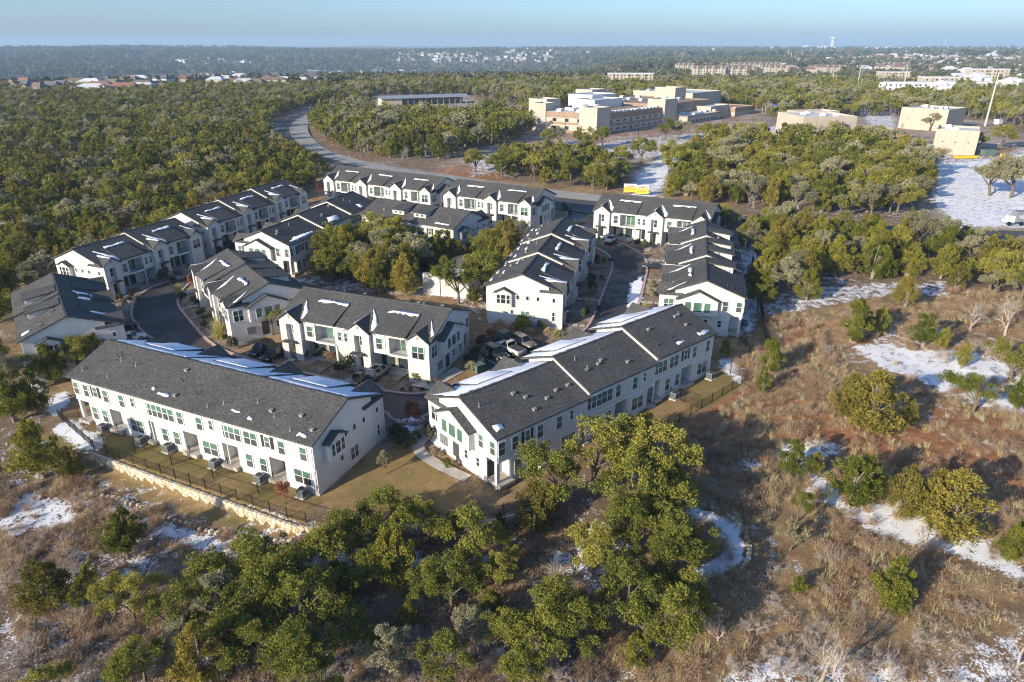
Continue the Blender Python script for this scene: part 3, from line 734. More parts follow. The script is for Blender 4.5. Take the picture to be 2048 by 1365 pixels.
        # ---- lying snow
        def hf(x, y): return z + zf(y) + .2
        def hr(x, y): return z + zr(y) + .2
        if typical:
            xr = X(3.7); sd_ = seed * 10 + i
            snowpoly(sno, [(xc + .15, 4.6), (xc + .75, 3.9), (xr + .75, 1.6), (xr + 1.15, .45), (xr + .2, .35)], hf, .09, .10, sd_)
            snowpoly(sno, [(X(s0 + .5), 4.75), (X(s1 - .1), 4.75), (X(s1 - .2), 4.25), (X((s0 + s1) / 2), 4.3), (X(s0 + .3), 4.15)], lambda x, y: z + EV + .37 + (y + .12) * (zf(4.7) - EV - .04) / 4.82 + .02, .09, .2, sd_ + 3)
            zz = z + ap + .2
            sno.hexa([(xc - .3, -.3, zz - .21), (xc + .03, -.3, zz), (xc + .03, 3.8, zz), (xc - .3, 3.8, zz - .21), (xc - .3, -.3, zz - .14), (xc + .03, -.3, zz + .06), (xc + .03, 3.8, zz + .06), (xc - .3, 3.8, zz - .14)])
            if last: snowpoly(sno, [(xe + .1, 4.2), (xe + .6, 3.4), (x1 + .2, 1.6), (x1 - .1, 1.0)], hf, .09, .06, sd_ + 5)
        if full_snow:
            snowpoly(sno, [(x0 - g0 + .3, .5), (x1 + g1 - .5, .5), (x1 + g1 - .4, 6.2), (X(7), 6.6), (x0 - g0 + .5, 6.3)], hf, .06, .14, seed + i)
            snowpoly(sno, [(X(s0 + .2), .0), (X(s1 - .2), .0), (X(s1 - .2), 4.5), (X(s0 + .2), 4.5)], lambda x, y: z + EV + .37 + (y + .12) * (zf(4.7) - EV - .04) / 4.82, .05, .08, seed + i + 7)
    for j, (side, pts) in enumerate(snowlist):
        def hz(x, y, side=side):
            i = min(n - 1, max(0, int(x / (12. * s)))); return zs[i] + (zf(y) if side == 'F' else zr(y)) + .2
        snowpoly(sno, pts, hz, .08, .13, seed + j * 3)
    # ---- entry-side gable end with oriel
    z = zs[0]
    ori = MB(); ori.box(-.75, .01, 8.6, 11.4, z + 2.95, z + 5.35); ori.prism([(8.6, z + 5.35), (11.4, z + 5.35), (10.0, z + 6.05)], 'x', -.75, .01)
    oo = ori.build('oriel', 'batten', root)
    orf = MB()
    for sg in (-1, 1):
        p = [(-1.05, 10. + sg * 1.75, z + 5.2), (-1.05, 10., z + 6.08), (-.02, 10., z + 6.08), (-.02, 10. + sg * 1.75, z + 5.2)]
        orf.hexa(p + [(a, b_, c_ + .16) for a, b_, c_ in p])
    orf.build('oriel_roof', 'shingle', oo)
    for q, wq in ((9.15, .55), (10., .8), (10.85, .55)): window(root, -.75, q, z + 3.5, wq, 1.5, 3, kind='d', near=near)
    for q in (1.5, 4.2, 6.0, 7.7): window(root, 0, q, z + 4.15, .45, .7, 3, kind='d', sash=False, near=near)
    window(root, 0, 8.7, z + 1.5, .42, .65, 3, kind='d', sash=False, near=near); window(root, 0, 6.4, z + .5, 1.4, 1.6, 3, cols=2, near=near)
    window(root, 0, 1.5, z + .9, .42, 1.5, 3, kind='d', near=near)
    bt(3, .05, 2.6, z, z + EV, 0)
    # ---- far gable end with the wide board-and-batten bump-out
    z = zs[-1]; xw = L
    eb = MB(); eb.box(xw - .01, xw + .85, 3.0, 9.2, z + 2.9, z + 5.5); eb.prism([(3.0, z + 5.5), (9.2, z + 5.5), (6.1, z + 6.95)], 'x', xw - .01, xw + .85)
    ebo = eb.build('bump_out', 'batten', root); er = MB()
    for sg in (-1, 1):
        p = [(xw - .02, 6.1 + sg * 3.5, z + 5.30), (xw - .02, 6.1, z + 6.97), (xw + 1.2, 6.1, z + 6.97), (xw + 1.2, 6.1 + sg * 3.5, z + 5.30)]
        er.hexa(p + [(a, b_, c_ + .17) for a, b_, c_ in p])
    er.build('bump_out_roof', 'shingle', ebo)
    bt(1, 3.05, 9.15, z + 2.9, z + 5.55, xw + .85)
    for q, wq in ((4.6, .95), (6.1, 1.25), (7.6, .95)): window(root, xw + .85, q, z + 3.5, wq, 1.6, 1, kind='G', sash=False, near=near)
    window(root, xw, 1.5, z + 3.3, 1.5, 1.8, 1, cols=2, kind='G', near=near)
    for q in (10.4, 12.5): window(root, xw, q, z + 3.75, .8, 1.6, 1, near=near)
    for q in (7.6, 9.8): window(root, xw, q, z + .9, .55, 1.1, 1, kind='d', near=near)
    pd = MB(); pd.box(xw - .02, xw + .03, 4.9, 6.1, z + .02, z + 2.35); pd.build('porch_door', 'fascia', root)
    if near:
        mt = MB()
        for q in range(3): mt.box(xw, xw + .16, 2.4 + q * .5, 2.8 + q * .5, z + .7, z + 1.9)
        mt.build('meter_box', 'ac_grey', root)
    # ---- shed dormers on the rear slope
    for (da, db) in dormers:
        i = min(n - 1, max(0, int((da + db) / 2 / (12. * s)))); z = zs[i]; d = MB(); y1 = 11.6; ztop = z + RG - .6; zy = z + zr(y1)
        slope_slab(d, da - .3, db + .3, y1 + .45, ztop - .05, RY + .3, z + RG + .06, .16, 1)
        d.prism([(RY + .4, z + RG - .2), (y1, ztop), (y1, zy), ], 'x', da, db, 0)
        do = d.build('shed_dormer', ['stucco', 'shingle'], root)
        for q in (.3, .7): window(root, da + (db - da) * q, y1, zy + .45, .6, max(.4, ztop - zy - .75), 2, kind='d', sash=False, near=False)
    wall.build('wall', 'stucco', root)
    b_ = bat.build('batten', 'batten', root); b_['kind'] = 'stuff'
    roof.build('roof', 'shingle', root)
    if sno.f:
        so = sno.build('roof_snow', 'snow'); so.location = root.location; so.rotation_euler = root.rotation_euler
        so.data.polygons.foreach_set('use_smooth', [True] * len(so.data.polygons))
        tag(so, 'melting white snow on the roof of the ' + short + ' row', 'snow', kind='stuff')
    return root
row('A', 'long white row with its rear windows and patios facing the front stone wall', 'front left', near=True, full_snow=True, typical=False, vents=7, seed=3,
    snowlist=[('R', [(1.0, 12.9), (2.4, 12.9), (2.3, 12.5), (1.1, 12.5)]), ('R', [(9, 12.2), (9.8, 12.3), (9.8, 12.6), (9, 12.6)]), ('R', [(11.3, 11.9), (12.6, 11.9), (12.5, 12.2), (11.4, 12.2)]), ('R', [(22.4, 12.2), (24.2, 12.3), (24.2, 12.6), (22.4, 12.6)]), ('R', [(25.0, 12.0), (25.6, 12.0), (25.5, 12.3), (25.0, 12.3)])])
row('B', 'white row with three stepped roofs and a gabled end beside the walkway', 'front right', step=-.62, near=True, full_snow=True, typical=False, vents=8, seed=4,
    snowlist=[('R', [(.6, 12.9), (3.2, 12.9), (3.2, 12.4), (.7, 12.4)]), ('R', [(6.5, 12.9), (8.2, 12.9), (8.2, 12.5), (6.5, 12.5)]), ('R', [(39.0, 12.7), (40.1, 12.7), (40.1, 12.0), (39.0, 12.0)])])
row('C', 'white row with balconies and garages facing the parked grey car', 'centre', near=True, seed=5)
row('D', 'white two unit row along the bend with a round tree at its end', 'road bend', step=-.45, near=True, seed=6, dormers=((3, 7), (9, 13), (15, 19)))
row('E', 'far left white row with shed dormers and a small oriel', 'far left', step=.3, near=True, typical=False, seed=7, vents=4, dormers=((6.5, 9.5), (13.0, 16.5)),
    snowlist=[('F', [(3.9, 1.2), (9, 1.0), (8.6, 3.6), (6.2, 3.9), (4.2, 3.4)]), ('F', [(10, 3.2), (13.2, 2.2), (13.6, 5.2), (12.3, 4.4), (10.6, 4.6)]), ('F', [(3.0, .8), (4.2, 3.4), (3.6, 3.8), (2.4, 1.4)]), ('F', [(16, 1.0), (18.6, .8), (19.4, 4.2), (18.3, 4.4)]), ('R', [(1.4, 11.6), (2.2, 11.8), (2.0, 13.0), (1.2, 13.0)])])
row('F', 'white row left of the curved road with low shrubs before its garages', 'curved road', step=.55, near=True, seed=8)
row('G', 'white three unit row backing onto the left forest', 'forest edge', step=.55, near=False, seed=9)
row('H', 'white row with dark stepped roofs left of the central grove', 'grove left', step=-.6, near=False, typical=False, seed=10,
    snowlist=[('R', [(26, 12.4), (32, 12.0), (34.5, 12.7), (33, 13.1), (26, 12.9)]), ('R', [(14.8, 11.6), (18.4, 11.2), (20.0, 12.6), (16.0, 12.9)]), ('R', [(4.8, 11.8), (6.2, 11.4), (6.5, 12.8), (5.0, 12.8)])])
row('I', 'white row behind the grove with two small windowed roof dormers', 'grove back', near=False, typical=False, seed=11, dormers=((8.6, 12.0), (14.8, 18.2)), snowlist=[('R', [(1.6, 12.7), (5.2, 12.7), (5.2, 12.3), (1.6, 12.3)])])
row('J', 'rear white row furthest from the camera left of its twin', 'rear left', near=False, seed=12)
row('K', 'rear white row with a white pickup parked at its garage', 'rear middle', near=False, seed=13)
row('L', 'long white row left of the narrow street with its gable end facing us', 'street left', step=.55, near=True, seed=14,
    snowlist=[('F', [(4.3, 2.4), (6.6, 2.2), (6.8, 3.2), (4.5, 3.4)]), ('F', [(16.0, 2.2), (18.6, 2.0), (18.8, 3.2), (16.2, 3.3)]), ('F', [(27.6, 2.4), (30.0, 2.2), (30.0, 3.4), (27.6, 3.3)])] +
    [('R', [(x, y), (x + 2.2, y + .1), (x + 2.1, y + .5), (x + .2, y + .42)]) for x, y in ((1, 12.6), (3.8, 11.2), (5.5, 12.7), (8.6, 9.9), (9.8, 12.5), (12.6, 11.4), (14.6, 12.8), (16.2, 10.2), (18.8, 12.4), (21.5, 11.0), (22.8, 12.8), (26.0, 10.3), (27.5, 12.6), (30.5, 11.5), (32.2, 12.8))])
row('M', 'long white row right of the narrow street with repeated shed dormers', 'street right', step=-.55, near=True, seed=15, dormers=((5.5, 8.3), (11.5, 14.3), (17.5, 20.3), (23.8, 26.6)),
    snowlist=[('F', [(4.4, 2.0), (9.2, 1.8), (9.0, 4.0), (6.0, 4.4)]), ('F', [(16.2, 1.8), (20.0, 1.6), (20.6, 4.4), (17, 4.2)]), ('F', [(28.0, 1.6), (33.2, 1.8), (32.0, 4.2), (29, 4.0)])])
row('N', 'white row behind the street end with a silver car on its drive', 'street end', near=False, seed=16)
# ------------------------------------------------------------------ plants: meshes
def unit(v): return v / (np.linalg.norm(v, axis=-1, keepdims=True) + 1e-9)
def leafcloud(rng, cent, crad, n, length, width, upb, rnd, zs=1.0, ctint=None, fill=.62):
    k = len(cent); i = np.repeat(np.arange(k), n); N = len(i)
    d = unit(rng.normal(size=(N, 3))); rr = crad[i] * (fill + (1 - fill) * rng.random(N)) * rng.uniform(.55, 1.05, N)
    off = d * rr[:, None]; off[:, 2] *= zs
    p = cent[i] + off
    ax = unit(d + np.array([0, 0, upb]) + rng.normal(size=(N, 3)) * rnd)
    sd = unit(np.cross(ax, rng.normal(size=(N, 3))))
    l = length * rng.uniform(.6, 1.35, N)[:, None]; w = width * rng.uniform(.7, 1.3, N)[:, None]
    v = np.stack([p - ax * l * .35, p + sd * w, p + ax * l * .65, p - sd * w], 1).reshape(-1, 3)
    t = (rng.random(k) if ctint is None else ctint)[i] * .55 + rng.random(N) * .45
    return v, np.arange(N * 4).reshape(-1, 4), np.repeat(t, 4)
def cloudmesh(name, v, f, t, mat):
    me = fastmesh(name, v, f, 4); a = me.attributes.new('tint', 'FLOAT', 'POINT'); a.data.foreach_set('value', t.astype(np.float32)); me.materials.append(M[mat]); return me
def juniper(seed, lod, mat):
    rng = np.random.default_rng(seed); H, R = 6.0, 2.35
    nl = rng.integers(2, 5); lead = [(rng.normal(0, .55, 2) * (j > 0), H * (1 - .16 * j * rng.random()), R * (1 - .2 * j)) for j in range(nl)]
    cs, rs = [], []
    K = 76 if lod == 0 else 30
    for j in range(K):
        (lx, h, r) = lead[rng.integers(nl)]; t = rng.beta(1.25, 1.35); z = .9 + (h - 1.1) * t
        prof = (.45 + 1.9 * t) if t < .28 else (1.0 - ((t - .28) / .72) ** 1.5)
        a = rng.uniform(0, 2 * math.pi); q = r * max(prof, .07) * math.sqrt(rng.uniform(.08, 1.0)) * rng.uniform(.8, 1.12)
        cs.append((lx[0] + q * math.cos(a), lx[1] + q * math.sin(a), z)); rs.append(rng.uniform(.36, .62) * (1.1 - .45 * t))
    cs, rs = np.array(cs), np.array(rs)
    if lod == 0: v, f, t = leafcloud(rng, cs, rs, 125, .20, .048, .7, .5, 1.35)
    elif lod == 1: v, f, t = leafcloud(rng, cs, rs * 1.25, 42, .42, .125, .65, .45, 1.35)
    else: v, f, t = leafcloud(rng, cs[:14], rs[:14] * 2.1, 11, 1.15, .48, .4, .5, 1.1)
    tr = MB()
    for (lx, h, r) in lead[:3]:
        b = rng.normal(0, .12, 2); tr.tube([(b[0], b[1], -.4), (b[0] + lx[0] * .3, b[1] + lx[1] * .3, 1.2), (lx[0] * .8, lx[1] * .8, h * .45), (lx[0], lx[1], h * .66)], [.15, .11, .07, .015], 6 if lod == 0 else 4)
    if lod == 0:
        for j in range(0, K, 4):
            c = cs[j]; z0 = max(.5, c[2] * .55); tr.tube([(c[0] * .1, c[1] * .1, z0), (c[0] * .55, c[1] * .55, (z0 + c[2]) / 2 + .1), tuple(c)], [.06, .045, .012], 4)
    return cloudmesh('crown', v, f, t, mat), tr
def oak(seed, lod, mat):
    rng = np.random.default_rng(seed); H, R = 6.4, 3.1
    nb = 6; main = []
    lean = rng.normal(0, .5, 2)
    for j in range(nb):
        a = 2 * math.pi * (j + rng.uniform(-.3, .3)) / nb; q = R * rng.uniform(.35, .8); main.append(np.array([lean[0] + q * math.cos(a), lean[1] + q * math.sin(a), H * rng.uniform(.5, .8)]))
    main.append(np.array([lean[0], lean[1], H * .86]))
    cs, rs = [], []
    K = 84 if lod == 0 else 32
    for j in range(K):
        m_ = main[rng.integers(len(main))]; d = unit(rng.normal(size=3)); d[2] *= .65
        c = m_ + d * rng.uniform(.15, 1.35); c[2] = min(max(c[2], 1.5), H * .97); cs.append(c); rs.append(rng.uniform(.42, .80))
    cs, rs = np.array(cs), np.array(rs)
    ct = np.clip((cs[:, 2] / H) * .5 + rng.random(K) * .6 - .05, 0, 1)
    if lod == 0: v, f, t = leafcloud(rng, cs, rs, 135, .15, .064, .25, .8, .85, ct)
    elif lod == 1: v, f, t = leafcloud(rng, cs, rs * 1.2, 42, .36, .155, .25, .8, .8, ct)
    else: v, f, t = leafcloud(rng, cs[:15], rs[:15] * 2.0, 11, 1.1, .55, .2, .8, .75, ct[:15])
    tr = MB(); b = rng.normal(0, .25, 2)
    tr.tube([(0, 0, -.4), (b[0] * .5, b[1] * .5, .8), (b[0], b[1], 1.7)], [.24, .19, .16], 7 if lod == 0 else 4)
    for m_ in main:
        e = rng.normal(0, .3, 3); tr.tube([(b[0], b[1], 1.55), (b[0] * .6 + m_[0] * .4 + e[0], b[1] * .6 + m_[1] * .4 + e[1], 1.6 + (m_[2] - 1.6) * .5), tuple(m_)], [.12, .08, .03], 5 if lod == 0 else 3)
    return cloudmesh('crown', v, f, t, mat), tr
def bare(seed, H=6.0, levels=4, spread=.62, stems=1, mat='twig'):
    rng = random.Random(seed); mb = MB()
    def grow(p, d, l, r, lev):
        pts = [p]; q = Vector(p); dd = Vector(d)
        for k in range(3):
            dd = (dd + Vector((rng.gauss(0, .13), rng.gauss(0, .13), rng.gauss(.03, .08)))).normalized(); q = q + dd * l / 3; pts.append(tuple(q))
        mb.tube(pts, [r, r * .85, r * .7, r * .5], 5 if lev > 2 else 3)
        if lev == 0: return
        for k in range(rng.choice((2, 3, 4)) if lev > 1 else 4):
            f = rng.uniform(.35, 1.0); s = Vector(pts[min(3, int(f * 3))]); nd = (dd * (1 - spread * .6) + Vector((rng.gauss(0, 1), rng.gauss(0, 1), rng.gauss(.25, .6))).normalized() * spread).normalized()
            grow(tuple(s), nd, l * rng.uniform(.5, .85), max(r * .52, .006), lev - 1)
    for k in range(stems):
        a = rng.uniform(0, 6.28); t = 0.05 if stems == 1 else .5
        grow((rng.gauss(0, .08 * stems), rng.gauss(0, .08 * stems), -.2), Vector((math.cos(a) * t, math.sin(a) * t, 1)).normalized(), H * .40, (.019 * H if stems == 1 else .0085 * H), levels)
    return mb
def shrub(seed, mat, n=14, R=.75, H=1.0, leaf=.13):
    rng = np.random.default_rng(seed); d = unit(rng.normal(size=(n, 3))); d[:, 2] = np.abs(d[:, 2])
    c = d * np.array([R * .62, R * .62, H * .5]) + np.array([0, 0, H * .36]); v, f, t = leafcloud(rng, c, np.full(n, R * .42), 60, leaf, leaf * .38, .4, .7, 1.)
    return cloudmesh('shrub', v, f, t, mat)
def tuft(seed, mat, n=34, H=.75, sp=.45, w=.016):
    rng = np.random.default_rng(seed); b = rng.normal(0, .14, (n, 2)); a = rng.uniform(0, 6.28, n); ln = np.abs(rng.normal(0, sp, n)); h = H * rng.uniform(.5, 1.1, n)
    V = []
    for k in range(n):
        p0 = np.array([b[k, 0], b[k, 1], -.05]); tip = p0 + np.array([math.cos(a[k]) * ln[k], math.sin(a[k]) * ln[k], h[k]]); mid = p0 * .5 + tip * .5 + np.array([0, 0, h[k] * .14]); s = np.array([-math.sin(a[k]), math.cos(a[k]), 0]) * w
        V += [p0 - s, p0 + s, mid + s * .9, mid - s * .9, mid - s * .9, mid + s * .9, tip + s * .2, tip - s * .2]
    V = np.array(V); return cloudmesh('tuft', V, np.arange(len(V)).reshape(-1, 4), np.repeat(rng.random(n), 8), mat)
def brush(seed, mat='brush_brown', n=70, R=.8, H=.9):
    rng = np.random.default_rng(seed); V = []
    for k in range(n):
        a = rng.uniform(0, 6.28); p = rng.normal(0, .22, 2); q = R * math.sqrt(rng.random()); z1 = H * rng.uniform(.5, 1.1)
        p0 = np.array([p[0], p[1], -.05]); tip = np.array([math.cos(a) * q + p[0], math.sin(a) * q + p[1], z1]); s = np.array([-math.sin(a), math.cos(a), 0]) * .014
        m_ = (p0 + tip) / 2 + rng.normal(0, .08, 3); V += [p0 - s, p0 + s, m_ + s, m_ - s, m_ - s, m_ + s, tip + s * .4, tip - s * .4]
        for j in range(3):
            u = m_ + (tip - m_) * rng.random(); e = u + rng.normal(0, .2, 3); s2 = unit(np.cross(e - u, rng.normal(size=3))) * .012; V += [u - s2, u + s2, e + s2 * .4, e - s2 * .4]
    V = np.array(V); return cloudmesh('brush', V, np.arange(len(V)).reshape(-1, 4), np.repeat(rng.random(len(V) // 4), 4), mat)

TREE = {}   # kind -> list of (crown mesh or None, trunk mesh)
def pack(lst, bark_): return [(c, t.mesh('trunk', [bark_])) for c, t in lst]
TREE['juniper'] = pack([juniper(100 + i, 0, 'juniper_leaf') for i in range(7)], 'bark_pale')
TREE['golden'] = pack([juniper(140 + i, 0, 'juniper_gold') for i in range(4)], 'bark_pale')
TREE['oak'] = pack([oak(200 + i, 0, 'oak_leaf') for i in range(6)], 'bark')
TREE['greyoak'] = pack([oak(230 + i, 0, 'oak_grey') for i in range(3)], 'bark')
TREE['bare'] = [(None, bare(300 + i, 6.0, 5, .55).mesh('branches', ['twig'])) for i in range(4)]
TREE['bareshrub'] = [(None, bare(320 + i, 2.6, 4, .62, 7).mesh('branches', ['twig'])) for i in range(3)]
TREE['rust'] = [(shrub(400 + i, 'rust_leaf', 22, 1.5, 5.2, .22), bare(340 + i, 4.6, 3, .4, 2).mesh('trunk', ['bark'])) for i in range(2)]
BASEH = {'juniper': 6., 'golden': 6., 'oak': 6.4, 'greyoak': 6.4, 'bare': 6.3, 'bareshrub': 2.9, 'rust': 5.}
NAME = {'juniper': 'juniper_tree', 'golden': 'juniper_tree', 'oak': 'oak_tree', 'greyoak': 'oak_tree', 'bare': 'bare_tree', 'bareshrub': 'bare_shrub', 'rust': 'rust_leaved_tree'}
def plant(kind, x, y, H, label, group=None, wid=1., var=None, lean=None):
    r = random.random(); lst = TREE[kind]; c, t = lst[(var if var is not None else random.randrange(len(lst))) % len(lst)]
    o = empty(NAME[kind], (x, y, tzf(x, y) - .05), random.uniform(0, 6.28)); s = H / BASEH[kind]; o.scale = (s * wid, s * wid, s)
    if lean: o.rotation_euler = (lean[0], lean[1], o.rotation_euler[2])
    if c: link('crown', c, o)
    link('trunk' if c else 'branches', t, o)
    tag(o, label, 'shrub' if kind == 'bareshrub' else 'tree', group); return o
